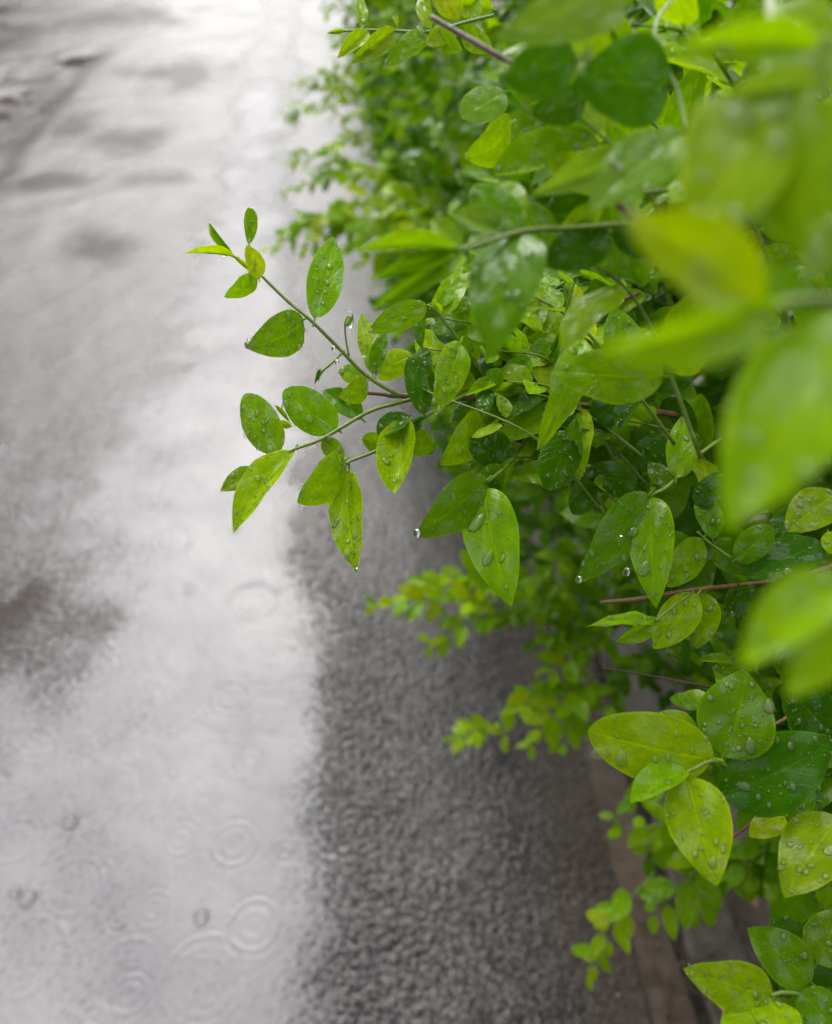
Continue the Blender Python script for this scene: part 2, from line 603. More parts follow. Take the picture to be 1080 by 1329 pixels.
xs = np.concatenate([-steps(0.52, 40, 0.0030, 1.022)[::-1], np.arange(-0.5172, 0.2865, 0.0026)])
ys = np.concatenate([np.array([-6, -3, -1.2, -0.4, 0.0]), np.arange(0.15, 0.85, 0.0026), steps(0.85, 120, 0.0028, 1.0085)])
X, Y = np.meshgrid(xs, ys, indexing='ij')
SPC = np.maximum(np.gradient(xs)[:, None] * np.ones_like(Y), np.gradient(ys)[None, :] * np.ones_like(X))
Z = road_height(X, Y, SPC)
REFL_PATCH = np.zeros_like(X)  # dark mirror images on the wet surface, painted as ragged ellipses
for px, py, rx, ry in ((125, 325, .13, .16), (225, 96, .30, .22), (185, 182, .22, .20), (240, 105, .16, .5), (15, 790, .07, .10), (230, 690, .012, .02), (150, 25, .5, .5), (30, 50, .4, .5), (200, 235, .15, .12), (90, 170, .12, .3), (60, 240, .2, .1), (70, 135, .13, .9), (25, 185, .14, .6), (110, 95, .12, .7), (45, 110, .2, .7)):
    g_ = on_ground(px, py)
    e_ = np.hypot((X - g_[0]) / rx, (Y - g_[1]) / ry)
    REFL_PATCH = np.maximum(REFL_PATCH, (0.72 + 0.1 * (py > 600)) * smooth(1.35, 0.1, e_ + 1.5 * LAT.fbm(X * 7 + px, Y * 5, 4)))
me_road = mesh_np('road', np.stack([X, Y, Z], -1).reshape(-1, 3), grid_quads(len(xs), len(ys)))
add_attr(me_road, 'dark_refl', REFL_PATCH)
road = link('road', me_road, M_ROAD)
tag(road, 'rain-soaked dark grey asphalt road running beside the hedge', 'road', kind='structure')

RINGS = []       # rain rings on the puddle: centre, radius
for px, py, r in ((165, 1265, .040), (265, 1272, .050), (440, 1062, .035), (445, 1065, .055), (95, 1150, .036), (35, 1240, .045), (150, 1022, .028),
                  (235, 1090, .020), (325, 985, .022), (60, 940, .050), (20, 990, .060), (40, 835, .055), (200, 1180, .022), (330, 1200, .030), (70, 1255, .018),
                  (300, 905, .03), (120, 870, .035), (230, 640, .05), (330, 780, .04), (60, 640, .05), (380, 1290, .03), (20, 1090, .03)):
    g_ = on_ground(px, py)
    RINGS.append((g_[0], g_[1], r))
for k in range(45):
    RINGS.append((rng.uniform(-0.5, -0.1), rng.uniform(0.3, 1.6), rng.uniform(.004, .009)))
for k in range(34):
    RINGS.append((rng.uniform(-0.75, -0.1), rng.uniform(0.3, 2.2), rng.uniform(.012, .04)))


def water_sheet(name, x0, x1, y0, y1, level, mat, rings=True, fine=0.0028, grow=1.012):
    wx = np.arange(x0, x1, fine) if y0 > 1 else np.concatenate([np.arange(x0, -.6, .006), np.arange(-.6, x1, fine)])
    wy = np.concatenate([np.arange(y0, min(1.1, y1), fine), steps(max(1.1, y0), y1, fine, grow)]) if y0 < 1.1 else steps(y0, y1, fine, grow)
    A, B = np.meshgrid(wx, wy, indexing='ij')
    h = np.full(A.shape, level)
    if rings:
        for cx_, cy_, r in RINGS:
            d = np.hypot(A - cx_, B - cy_)
            lam = 0.007 + 0.12 * r
            am = (0.14 + 0.50 * ((cx_ * 977.0) % 1.0)) * (0.35 + 1.3 * LAT.value(A * 60 + cx_ * 99, B * 60))
            am = am * (2.6 if r < .0095 else 1.15)
            h += 0.0010 * am * np.exp(-((d - r) / (lam * 0.8)) ** 2) * np.cos((d - r) / lam * 2 * math.pi)
            h += 0.0005 * am * np.exp(-((d - r * 0.5) / (lam * 0.7)) ** 2) * np.cos((d - r * 0.5) / lam * 2 * math.pi)
    depth = np.maximum(level - road_height(A, B, np.full(A.shape, 0.0034)), 0)
    q = grid_quads(len(wx), len(wy))
    dv = depth.ravel()
    q = q[(dv[q] > 0).any(axis=1)]
    used, inv = np.unique(q, return_inverse=True)
    co = np.stack([A, B, h], -1).reshape(-1, 3)[used]
    me = mesh_np(name, co, inv.reshape(-1, 4))
    add_attr(me, 'depth', dv[used])
    return link(name, me, mat)


tag(water_sheet('puddle_water', -1.25, 0.06, 0.13, 9.0, 0.0, M_PUDDLE), 'long shallow puddle pitted by rain along the road', 'puddle', kind='structure')
tag(water_sheet('far_puddle_water', -3.2, -1.15, 2.2, 6.8, -0.001, M_BROWN_WATER, rings=False, fine=0.012), 'puddle in the far lane, the brown of the mirrored wall in its colour', 'puddle', kind='structure')


# the brown wall across the road: out of the frame, mirrored in the far puddle (its top edge meets the line x = -1.28)
def wall_course(y0, y1, z0, z1, x=-4.0, t=0.22):
    b = 0.006
    co = np.array([(xx, yy, zz) for xx in (x - t, x) for yy in (y0 + b, y1 - b) for zz in (z0 + b, z1 - b)])
    q = np.array([(0, 1, 3, 2), (4, 6, 7, 5), (0, 4, 5, 1), (2, 3, 7, 6), (1, 5, 7, 3), (0, 2, 6, 4)])
    return co, q


M_WALL = simple_noise_mat('wall_render', (0.10, 0.07, 0.05), (0.16, 0.115, 0.085), 6, 0.7, 0.5, 0.004, (0.08, 0.06, 0.05))
wall = bpy.data.objects.new('boundary_wall', None)
COL.objects.link(wall)
wall.location = (-4.0, 10.0, 0.0)
tag(wall, 'brown boundary wall across the road, seen only mirrored in the far puddle', 'wall')
for k in range(6):
    co, q = wall_course(2.0 + 3.2 * k, 5.2 + 3.2 * k, -0.1, 2.16)
    link('wall_panel', mesh_np('wall_panel', co - np.array([-4.0, 10.0, 0.0]), q, False), M_WALL, wall)
co, q = wall_course(1.97, 21.23, 2.16, 2.25, -3.97, 0.28)
link('coping', mesh_np('coping', co - np.array([-4.0, 10.0, 0.0]), q, False), M_WALL, wall)


def block_mesh(name, x0, x1, y0, y1, z0, z1, seed, nseg=40):
    """worn kerb stone: rounded top section swept along y"""
    r = np.random.default_rng(seed)
    prof = np.array([(x0, z0), (x0, z1 - 0.008), (x0 + 0.003, z1 - 0.002), (x0 + 0.01, z1), ((x0 + x1) / 2, z1 + 0.001), (x1 - 0.01, z1), (x1 - 0.003, z1 - 0.002), (x1, z1 - 0.008), (x1, z0)])
    yy = np.linspace(y0, y1, nseg)
    co = np.zeros((nseg, len(prof), 3))
    co[..., 0] = prof[None, :, 0] + 0.014 * LAT.fbm(yy[:, None] * 11 + prof[None, :, 0] * 40, yy[:, None] * 0 + seed, 3)
    co[..., 1] = yy[:, None]
    co[..., 2] = prof[None, :, 1] + 0.007 * LAT.fbm(yy[:, None] * 12, prof[None, :, 0] * 60 + seed, 4)
    q = grid_quads(nseg, len(prof))
    return mesh_np(name, co.reshape(-1, 3), q[:, ::-1])


kerb = link('kerb', block_mesh('kerb', 0.279, 0.430, -0.6, 60, -0.08, -0.012, 1, 200), M_SLAB)
tag(kerb, 'worn brown stone edging between the road and the hedge bed', 'kerb', kind='structure')
for row, (x0, x1, z1, L, mat) in enumerate(((0.281, 0.347, 0.006, 0.62, M_KERB), (0.360, 0.426, 0.009, 0.48, M_SLAB))):
    y = -0.55 + 0.2 * row
    k = 0
    while y < 6.5:
        link('kerb_stone', block_mesh('kerb_stone', x0 + rng.uniform(-.002, .002), x1 + rng.uniform(-.002, .002), y, y + L - 0.009, -0.07, z1 - .001 + rng.uniform(-.003, .003), 20 + k + 30 * row), mat, kerb)
        y += L
        k += 1

sxs = np.concatenate([np.arange(0.431, 0.9, 0.008), steps(0.9, 40, 0.02, 1.12)])
sys_ = np.concatenate([np.arange(-0.3, 1.4, 0.008), steps(1.4, 120, 0.012, 1.05)])
A, B = np.meshgrid(sxs, sys_, indexing='ij')
SOILZ = lambda a, b: -0.012 + 0.05 * smooth(0.43, 0.75, a) + 0.03 * LAT.fbm(a * 9, b * 9, 4) + 0.014 * LAT.fbm(a * 45, b * 45, 3)
soil = link('soil', mesh_np('soil', np.stack([A, B, SOILZ(A, B)], -1).reshape(-1, 3), grid_quads(len(sxs), len(sys_))), M_SOIL)
tag(soil, 'dark damp soil under the hedge', 'soil', kind='structure')

# ------------------------------------------------------------------ leaf shapes
# a, b: outline exponents; fold: V along the midrib; curl: arc along the length; sick: sideways bend; twist; cup; wave
SHAPES = {
    'flat':   dict(a=.62, b=.84, fold=.22, curl=.18, sick=.02, twist=.0, cup=.06, wave=.010),
    'round':  dict(a=.52, b=.62, fold=.18, curl=.30, sick=-.02, twist=.05, cup=.12, wave=.008),
    'ovate':  dict(a=.55, b=.92, fold=.25, curl=.40, sick=.03, twist=.06, cup=.08, wave=.012),
    'long':   dict(a=.72, b=.98, fold=.28, curl=.35, sick=.05, twist=.10, cup=.05, wave=.012),
    'fold':   dict(a=.62, b=.82, fold=.62, curl=.35, sick=.03, twist=.08, cup=.05, wave=.010),
    'shut':   dict(a=.70, b=.90, fold=1.05, curl=.30, sick=.05, twist=.15, cup=.03, wave=.010),
    'curl':   dict(a=.60, b=.75, fold=.15, curl=1.10, sick=.05, twist=.20, cup=.10, wave=.014),
    'twist':  dict(a=.62, b=.80, fold=.20, curl=.50, sick=.06, twist=.65, cup=.06, wave=.014),
    'cup':    dict(a=.56, b=.60, fold=.28, curl=-.35, sick=.0, twist=.0, cup=-.25, wave=.010),
    'bent':   dict(a=.60, b=.95, fold=.18, curl=.85, sick=-.08, twist=-.25, cup=.08, wave=.016),
}
KEYS = list(SHAPES)
FILLKEYS = ['flat', 'ovate', 'ovate', 'long', 'fold', 'fold', 'shut', 'curl', 'twist', 'bent', 'round', 'cup']


def leaf_local(sh, s, t):
    """normalised blade: chord from y=0 to y=1, widest 1 in x (x in widths, y and z in lengths)"""
    a, b = sh['a'], sh['b']
    sc = np.clip(s, 1e-5, 1 - 1e-5)
    wmax = (a / (a + b)) ** a * (b / (a + b)) ** b
    half = 0.5 * sc ** a * (1 - sc) ** b / wmax
    c = sh['curl']
    # arc along the length
    if abs(c) > 1e-4:
        yy = np.sin(c * s) / c
        zz = -(1 - np.cos(c * s)) / c
        ye, ze = math.sin(c) / c, -(1 - math.cos(c)) / c
        ch = math.hypot(ye, ze)
        ang = -math.atan2(ze, ye)
        y1 = (yy * math.cos(ang) - zz * math.sin(ang)) / ch
        z1 = (yy * math.sin(ang) + zz * math.cos(ang)) / ch
    else:
        y1, z1 = s, 0 * s
    f = sh['fold']
    at_ = np.abs(t)
    lx = half * t * math.cos(f)
    lz = 0.5 * half * (at_ * math.sin(f) - sh['cup'] * 2 * t * t) + sh['wave'] * np.sin(s * 17 + t * 2.2) * at_
    tw = sh['twist'] * (s - 0.5)
    x = lx * np.cos(tw) - lz * np.sin(tw) * 2 + sh['sick'] * 4 * s * (1 - s)
    z = z1 + lx * np.sin(tw) * 0.5 + lz * np.cos(tw)
    return np.stack([x, y1, z], -1)


def leaf_mesh(name, sh, ns, nt, petiole=True):
    s = 0.5 - 0.5 * np.cos(np.linspace(0.02, math.pi, ns))
    t = np.linspace(-1, 1, nt)
    S, T = np.meshgrid(s, t, indexing='ij')
    co = leaf_local(sh, S, T).reshape(-1, 3)
    uv = np.stack([S, T], -1).reshape(-1, 2)
    q = grid_quads(ns, nt)[:, ::-1]
    if petiole:
        k = len(co)
        pw = np.array([[-.028, -.09, -.012], [.028, -.09, -.012], [.022, .06, -.006], [-.022, .06, -.006], [0, -.09, .018], [0, .06, .012]])
        co = np.vstack([co, pw])
        uv = np.vstack([uv, np.zeros((6, 2))])
        q = np.vstack([q, [[k, k + 1, k + 2, k + 3], [k + 1, k + 4, k + 5, k + 2], [k + 4, k, k + 3, k + 5]]])
    return mesh_np(name, co, q, uv=uv)


HI, LO = {}, {}
for key, sh in SHAPES.items():
    HI[key] = leaf_mesh('leaf_blade_' + key, sh, 17, 9)
    HI[key].materials.append(M_LEAF)
    LO[key] = leaf_mesh('leaf_small_' + key, sh, 8, 5)
    LO[key].materials.append(M_LEAF)

TINT = {'y': (0.225, 0.405, 0.001), 'Y': (0.30, 0.45, 0.001), 'g': (0.165, 0.335, 0.001), 'd': (0.042, 0.138, 0.001), 'p': (0.150, 0.290, 0.025), 'o': (0.180, 0.325, 0.001), 'm': (0.092, 0.225, 0.001)}  # p: pale sky sheen of glossy leaves mixed into the tint


def tint(key):
    c = np.array(TINT[key]) * rng.uniform(0.86, 1.14)
    c[0] *= rng.uniform(0.88, 1.12)
    return c


WETLEAVES = []     # (shape, world matrix) of the leaves that carry raindrops


def leaf_obj(branch, borigin, P0, P1, width, normal, shape, col, hi=True, drops=0.0):
    Yv = P1 - P0
    L = np.linalg.norm(Yv)
    Yv = Yv / L
    Zv = normal - Yv * (normal @ Yv)
    Zv = Zv / (np.linalg.norm(Zv) + 1e-9)
    Xv = np.cross(Yv, Zv)
    o = bpy.data.objects.new('leaf', (HI if hi else LO)[shape])
    COL.objects.link(o)
    o.parent = branch
    W = width / (math.cos(SHAPES[shape]['fold']) * 0.55 + 0.45)
    p = P0 - borigin
    o.matrix_basis = Matrix(((Xv[0] * W, Yv[0] * L, Zv[0] * L, p[0]), (Xv[1] * W, Yv[1] * L, Zv[1] * L, p[1]), (Xv[2] * W, Yv[2] * L, Zv[2] * L, p[2]), (0, 0, 0, 1)))
    o.color = (*[float(v) for v in col], 1)
    if drops > 0:
        WETLEAVES.append((SHAPES[shape], P0, Xv * W, Yv * L, Zv * L, drops, W * L, o))
    return o


def shrub(label, x, y):
    e = bpy.data.objects.new('privet_shrub', None)
    COL.objects.link(e)
    e.location = (x, y, 0.0)
    e.empty_display_size = 0.05
    tag(e, label, 'shrub', 'privet shrubs of the roadside hedge')
    return e


SHRUB = {}
SHRUB_LOC = {}
for i, (lab, x, y) in enumerate((
        ('nearest privet shrub, its raindrop-covered twigs reaching far out over the wet road', 0.55, 0.30),
        ('second privet shrub along the hedge, low sprigs spreading above the bare asphalt strip', 0.58, 0.95),
        ('third privet shrub along the hedge, bright yellow-green sprays at its road side', 0.58, 1.60),
        ('fourth privet shrub along the hedge, blurred, two small sprigs over the pale puddle', 0.58, 2.35),
        ('fifth and farthest privet shrub, a dark blurred mass beside the white glare', 0.60, 3.6),
        ('privet shrub filling the lower right corner, broad glossy leaf rosettes above the kerb', 0.56, 0.02),
        ('privet shrub closest to the lens, huge blurred leaves along the upper right edge', 0.50, 0.16))):
    SHRUB[i] = shrub(lab, x, y)
    SHRUB_LOC[i] = np.array([x, y, 0.0])


def branch_obj(si, polylines, name='branch'):
    """polylines: list of (world points, radii, material); the first gives the origin; one mesh with material slots"""
    origin = np.asarray(polylines[0][0][0], float)
    co_all, faces, mats, mi = [], [], [], []
    off = 0
    for pts, rad, mat in polylines:
        co, q = tube(pts, rad, 7, wobble=0.12)
        co_all.append(co - origin)
        for f in q:
            f = f + off
            faces.append(tuple(int(v) for v in (f[:3] if f[0] == f[3] else f)))
            if mat not in mats:
                mats.append(mat)
            mi.append(mats.index(mat))
        off += len(co)
    me = bpy.data.meshes.new(name)
    me.from_pydata(np.vstack(co_all).tolist(), [], faces)
    for m_ in mats:
        me.materials.append(m_)
    me.polygons.foreach_set('material_index', np.array(mi, np.int32))
    me.polygons.foreach_set('use_smooth', np.ones(len(faces), bool))
    me.update()
    o = link(name, me, None, SHRUB[si], origin - SHRUB_LOC[si])
    return o, origin


# ------------------------------------------------------------------ the twigs one can tell apart, read off the photograph
# stems: (x, y, depth, radius in mm) ...; leaves: base x, y, tip x, y, apparent width px, depth at base, at tip, roll deg, shape, tint
G_, B_, D_ = M_GREENSTEM, M_BARK, M_DRY
HERO = []


def hero(stems, leaves, drops=1.0, si=0):
    HERO.append((stems, leaves, drops, si))


# upper left twig
hero([(G_, [(520, 515, .300, 1.1), (475, 487, .295, 1.0), (440, 452, .290, .95), (405, 417, .285, .9), (375, 392, .285, .85), (345, 363, .285, .75), (334, 350, .286, .5), (324, 318, .288, .35)]),
      (G_, [(447, 455, .291, .7), (432, 470, .288, .6), (418, 482, .286, .8), (412, 493, .285, .7)]),
      (G_, [(453, 462, .291, .6), (449, 440, .290, .5), (448, 420, .289, .5), (452, 411, .288, .6), (457, 412, .287, .4)])],
     [(305, 334, 238, 329, 13, .285, .275, 30, 'shut', 'Y'), (306, 334, 272, 289, 15, .285, .29, -20, 'shut', 'y'),
      (336, 362, 320, 318, 27, .285, .280, 20, 'fold', 'Y'), (334, 361, 291, 385, 25, .285, .277, -25, 'twist', 'y'),
      (330, 355, 303, 332, 9, .285, .286, 0, 'shut', 'Y'),
      (323, 318, 325, 271, 18, .288, .296, 10, 'cup', 'g'), (409, 413, 433, 307, 47, .286, .305, 12, 'flat', 'g'), (394, 415, 319, 452, 56, .286, .276, -15, 'bent', 'g'),
      (416, 480, 408, 499, 8, .286, .282, 0, 'shut', 'd'), (449, 424, 458, 409, 8, .288, .288, 0, 'shut', 'd')])
# lower left twig
hero([(G_, [(560, 512, .305, 1.2), (520, 522, .300, 1.1), (482, 533, .292, 1.0), (443, 555, .286, 1.0), (415, 571, .282, .95), (380, 584, .279, .8), (352, 598, .276, .5), (338, 610, .275, .4)])],
     [(363, 586, 317, 512, 50, .279, .292, -18, 'round', 'g'), (437, 557, 368, 507, 54, .286, .294, -10, 'round', 'g'), (379, 553, 352, 549, 12, .296, .296, 0, 'fold', 'Y'),
      (376, 548, 357, 526, 9, .297, .30, 0, 'shut', 'y'), (380, 586, 304, 692, 44, .279, .262, 35, 'fold', 'y'), (336, 611, 286, 638, 29, .275, .268, 20, 'ovate', 'o'),
      (448, 598, 386, 652, 50, .285, .268, -30, 'curl', 'y'), (418, 572, 448, 592, 26, .284, .283, 10, 'flat', 'g')])
# hanging pair in the middle of that twig
hero([(G_, [(620, 505, .315, 1.1), (556, 538, .300, 1.0), (502, 578, .289, .9), (456, 598, .285, .8), (450, 602, .284, .7)])],
     [(523, 548, 513, 641, 50, .290, .268, 20, 'cup', 'y'), (453, 611, 464, 744, 46, .284, .262, 25, 'long', 'y'), (548, 542, 505, 568, 24, .297, .290, -30, 'shut', 'd'),
      (505, 577, 470, 570, 30, .290, .295, -25, 'fold', 'g')])
# dense knot above the brown twig
hero([(B_, [(895, 541, .335, 1.9), (845, 533, .330, 1.6), (800, 530, .326, 1.6), (745, 525, .322, 1.9), (735, 524, .322, 1.5), (690, 520, .320, 1.5), (648, 517, .317, 1.8), (638, 516, .317, 1.5), (590, 517, .312, 1.3), (512, 513, .306, 1.6), (500, 512, .306, 1.1), (466, 509, .302, 1.0)]),
      (G_, [(643, 508, .316, 1.0), (615, 468, .308, .9), (590, 435, .302, .8), (570, 408, .298, .7), (556, 396, .296, .6)]),
      (G_, [(700, 460, .325, .8), (685, 443, .32, .6), (668, 428, .315, .5)]),
      (B_, [(745, 525, .322, 1.3), (747, 512, .321, .8), (749, 505, .321, .5)])],
     [(484, 485, 470, 407, 30, .300, .318, 30, 'flat', 'y'), (554, 396, 478, 432, 36, .297, .290, 15, 'flat', 'g'), (488, 487, 500, 431, 24, .298, .305, -25, 'fold', 'm'),
      (536, 462, 491, 491, 36, .312, .318, 25, 'curl', 'Y'), (548, 407, 548, 453, 19, .305, .300, 30, 'fold', 'm'), (551, 537, 532, 463, 30, .296, .300, 15, 'round', 'd'),
      (551, 487, 550, 449, 22, .304, .312, 10, 'round', 'd'), (598, 445, 563, 540, 44, .284, .268, -18, 'ovate', 'y'), (477, 495, 439, 516, 32, .292, .284, -25, 'bent', 'g'),
      (470, 544, 420, 507, 36, .298, .305, 20, 'fold', 'm'), (530, 540, 491, 566, 28, .290, .284, 35, 'cup', 'd'), (556, 560, 538, 592, 30, .302, .296, -25, 'flat', 'g'),
      (624, 537, 571, 604, 46, .306, .296, -25, 'bent', 'y'), (662, 590, 609, 570, 50, .292, .296, 12, 'round', 'd'), (632, 501, 626, 539, 23, .300, .290, 15, 'round', 'd'),
      (600, 430, 622, 466, 24, .312, .314, 20, 'flat', 'y'), (574, 410, 600, 345, 34, .303, .316, -20, 'flat', 'y'), (600, 385, 618, 461, 36, .314, .310, 20, 'long', 'y'),
      (560, 398, 585, 365, 26, .300, .312, 15, 'fold', 'g'), (470, 490, 440, 480, 26, .302, .31, 10, 'flat', 'y'), (575, 470, 540, 430, 40, .33, .34, -10, 'flat', 'Y'),
      (620, 545, 580, 520, 36, .325, .33, 10, 'flat', 'g'), (650, 560, 612, 612, 40, .325, .32, 20, 'round', 'm'), (560, 590, 545, 560, 24, .31, .315, 10, 'flat', 'm')])
# middle of the bush
hero([(G_, [(790, 470, .315, 1.0), (770, 455, .305, .9), (757, 440, .298, .8)]),
      (G_, [(712, 463, .318, .8), (726, 428, .312, .8), (738, 392, .306, .7), (743, 370, .303, .5)]),
      (B_, [(830, 380, .36, 1.2), (775, 402, .355, 1.1), (740, 410, .35, .9)])],
     [(757, 438, 697, 584, 46, .285, .258, -25, 'twist', 'y'), (752, 530, 752, 628, 38, .306, .296, 20, 'bent', 'Y'), (737, 560, 711, 636, 54, .290, .282, -12, 'round', 'd'),
      (815, 510, 767, 548, 48, .300, .306, 15, 'round', 'd'), (828, 505, 805, 559, 28, .296, .290, 30, 'cup', 'd'), (822, 500, 764, 526, 17, .312, .318, 40, 'curl', 'y'),
      (873, 575, 817, 602, 48, .312, .310, 0, 'round', 'd'), (828, 626, 760, 614, 44, .310, .304, 15, 'round', 'd'), (766, 620, 744, 668, 36, .304, .298, -20, 'round', 'd'),
      (640, 478, 702, 502, 48, .316, .310, 10, 'round', 'd'), (697, 450, 638, 478, 24, .318, .322, 35, 'curl', 'y'), (772, 470, 724, 506, 46, .302, .306, -20, 'flat', 'd'),
      (680, 438, 704, 379, 22, .322, .335, 30, 'fold', 'g'), (712, 463, 738, 392, 12, .314, .308, 10, 'shut', 'g'), (768, 441, 748, 369, 24, .302, .296, -30, 'twist', 'Y'),
      (813, 382, 774, 397, 15, .330, .330, 30, 'flat', 'g'), (757, 424, 721, 436, 20, .330, .335, 20, 'curl', 'y'), (900, 480, 842, 502, 46, .320, .325, 10, 'flat', 'd'),
      (700, 520, 660, 560, 44, .318, .315, -10, 'round', 'm'), (690, 570, 650, 540, 40, .325, .33, 15, 'flat', 'd'), (725, 545, 700, 510, 36, .33, .33, 10, 'flat', 'm'),
      (800, 470, 850, 520, 40, .33, .32, 10, 'round', 'd'), (860, 520, 905, 560, 42, .335, .33, 15, 'flat', 'd'), (870, 590, 790, 570, 44, .33, .34, -10, 'flat', 'm'),
      (745, 600, 690, 590, 44, .32, .325, -10, 'flat', 'm'), (660, 520, 700, 545, 30, .318, .31, 25, 'curl', 'y')])
# two-leaved tip in the middle
hero([(G_, [(690, 560, .315, 1.0), (662, 600, .295, .9), (640, 620, .280, .85), (628, 629, .276, .9)])],
     [(632, 624, 540, 698, 62, .276, .262, -20, 'ovate', 'm'), (628, 634, 664, 788, 74, .276, .258, 14, 'ovate', 'g'), (652, 604, 617, 645, 34, .290, .290, -15, 'flat', 'm'),
      (640, 618, 652, 655, 22, .288, .290, 30, 'fold', 'd')])
# two-leaved tip to the right of it
hero([(G_, [(935, 570, .315, 1.1), (900, 596, .298, 1.0), (868, 630, .285, .95), (842, 644, .278, .9)])],
     [(842, 643, 750, 757, 60, .278, .264, -24, 'ovate', 'm'), (846, 645, 852, 790, 60, .278, .258, 12, 'ovate', 'g'), (878, 620, 886, 540, 40, .286, .300, 20, 'ovate', 'g'),
      (884, 618, 905, 560, 26, .292, .300, -25, 'fold', 'd'), (868, 632, 842, 600, 26, .296, .305, 10, 'flat', 'm')])
# right-hand middle
hero([(B_, [(1085, 733, .335, 1.7), (1040, 748, .325, 1.5), (985, 757, .315, 1.4), (905, 765, .305, 1.2), (832, 777, .296, 1.3), (780, 782, .290, 1.0)]),
      (G_, [(1010, 745, .31, 1.0), (960, 730, .30, .9), (925, 708, .295, .8), (905, 690, .292, .6)]),
      (G_, [(900, 768, .300, .8), (870, 790, .29, .7), (850, 806, .285, .6)])],
     [(912, 700, 866, 762, 42, .296, .290, -25, 'flat', 'g'), (955, 726, 1004, 684, 40, .296, .302, 10, 'round', 'm'), (1066, 705, 967, 751, 54, .305, .296, 15, 'flat', 'd'),
      (1008, 752, 1046, 793, 44, .306, .300, 0, 'round', 'm'), (850, 806, 760, 814, 17, .285, .272, 35, 'bent', 'y'), (852, 804, 800, 832, 26, .287, .28, -30, 'fold', 'g'),
      (905, 772, 848, 842, 50, .302, .296, -15, 'flat', 'Y'), (915, 770, 905, 842, 50, .306, .300, 12, 'flat', 'o'), (960, 760, 990, 810, 44, .31, .305, 10, 'flat', 'd'),
      (930, 700, 962, 745, 40, .305, .305, -10, 'flat', 'm'), (1000, 690, 1062, 660, 40, .31, .315, -10, 'flat', 'd'), (870, 690, 905, 735, 34, .30, .30, 10, 'flat', 'm'),
      (925, 700, 905, 640, 36, .305, .315, 20, 'fold', 'm'), (960, 620, 900, 650, 44, .315, .31, 10, 'round', 'd'), (1075, 690, 1085, 720, 26, .30, .295, 0, 'round', 'y'),
      (990, 760, 940, 800, 46, .315, .31, 10, 'flat', 'd'), (880, 850, 840, 800, 34, .30, .305, 20, 'fold', 'm'), (1085, 640, 1020, 690, 56, .26, .25, 10, 'flat', 'o')])
hero([(D_, [(1010, 935, .345, .8), (960, 905, .34, .8), (925, 893, .335, .75), (870, 882, .33, .65), (820, 873, .325, .6), (783, 867, .322, .45)])], [], 0)
# rosette lower right
hero([(G_, [(1030, 1040, .275, 1.1), (975, 1015, .262, 1.1), (930, 988, .250, 1.0), (900, 998, .245, .8), (890, 1003, .243, .6)]),
      (B_, [(1100, 900, .31, 1.2), (1040, 920, .30, 1.0), (1000, 940, .29, .8), (985, 905, .29, .7)]),
      (B_, [(1030, 1000, .32, 1.2), (985, 1060, .33, 1.0), (945, 1090, .34, .8)])],
     [(925, 985, 763, 948, 90, .250, .243, -12, 'round', 'y'), (938, 982, 968, 869, 98, .252, .266, 14, 'ovate', 'm'), (936, 1030, 1084, 958, 98, .252, .258, 10, 'ovate', 'd'),
      (893, 1009, 930, 1150, 84, .245, .230, -10, 'ovate', 'y'), (892, 1000, 818, 1043, 42, .244, .236, 35, 'fold', 'g'), (906, 955, 842, 934, 40, .262, .270, 20, 'fold', 'y'),
      (1018, 1060, 973, 1087, 34, .262, .256, 20, 'flat', 'Y'), (1090, 1062, 1018, 1166, 84, .252, .238, 10, 'ovate', 'o'), (1030, 900, 1090, 960, 66, .275, .27, 0, 'flat', 'd'),
      (905, 920, 870, 905, 20, .27, .28, 20, 'curl', 'm'), (930, 925, 885, 900, 26, .275, .285, 20, 'curl', 'g'), (900, 985, 945, 1040, 40, .262, .26, 0, 'flat', 'm'),
      (1060, 1040, 990, 1030, 60, .27, .265, 0, 'flat', 'm'), (950, 860, 905, 857, 14, .29, .285, 30, 'fold', 'm')], 1.0, 5)
# corner at the bottom right
hero([(G_, [(1095, 1310, .255, 1.1), (1060, 1295, .248, 1.0), (1020, 1288, .243, .9), (1000, 1292, .241, .8)])],
     [(1000, 1294, 886, 1257, 64, .241, .234, -12, 'ovate', 'y'), (1052, 1275, 969, 1204, 64, .246, .254, 12, 'ovate', 'm'), (1060, 1250, 1085, 1180, 60, .25, .262, 10, 'ovate', 'm'),
      (1040, 1285, 1090, 1340, 56, .245, .235, 0, 'flat', 'm'), (1005, 1300, 935, 1335, 46, .24, .232, 15, 'flat', 'y'), (1005, 1298, 1015, 1350, 60, .24, .228, -12, 'flat', 'y'),
      (1030, 1290, 990, 1260, 34, .25, .252, 20, 'fold', 'd'), (1050, 1230, 1000, 1195, 40, .27, .275, 10, 'flat', 'd'), (1045, 1290, 1005, 1325, 40, .252, .25, 0, 'flat', 'm')], 1.0, 5)
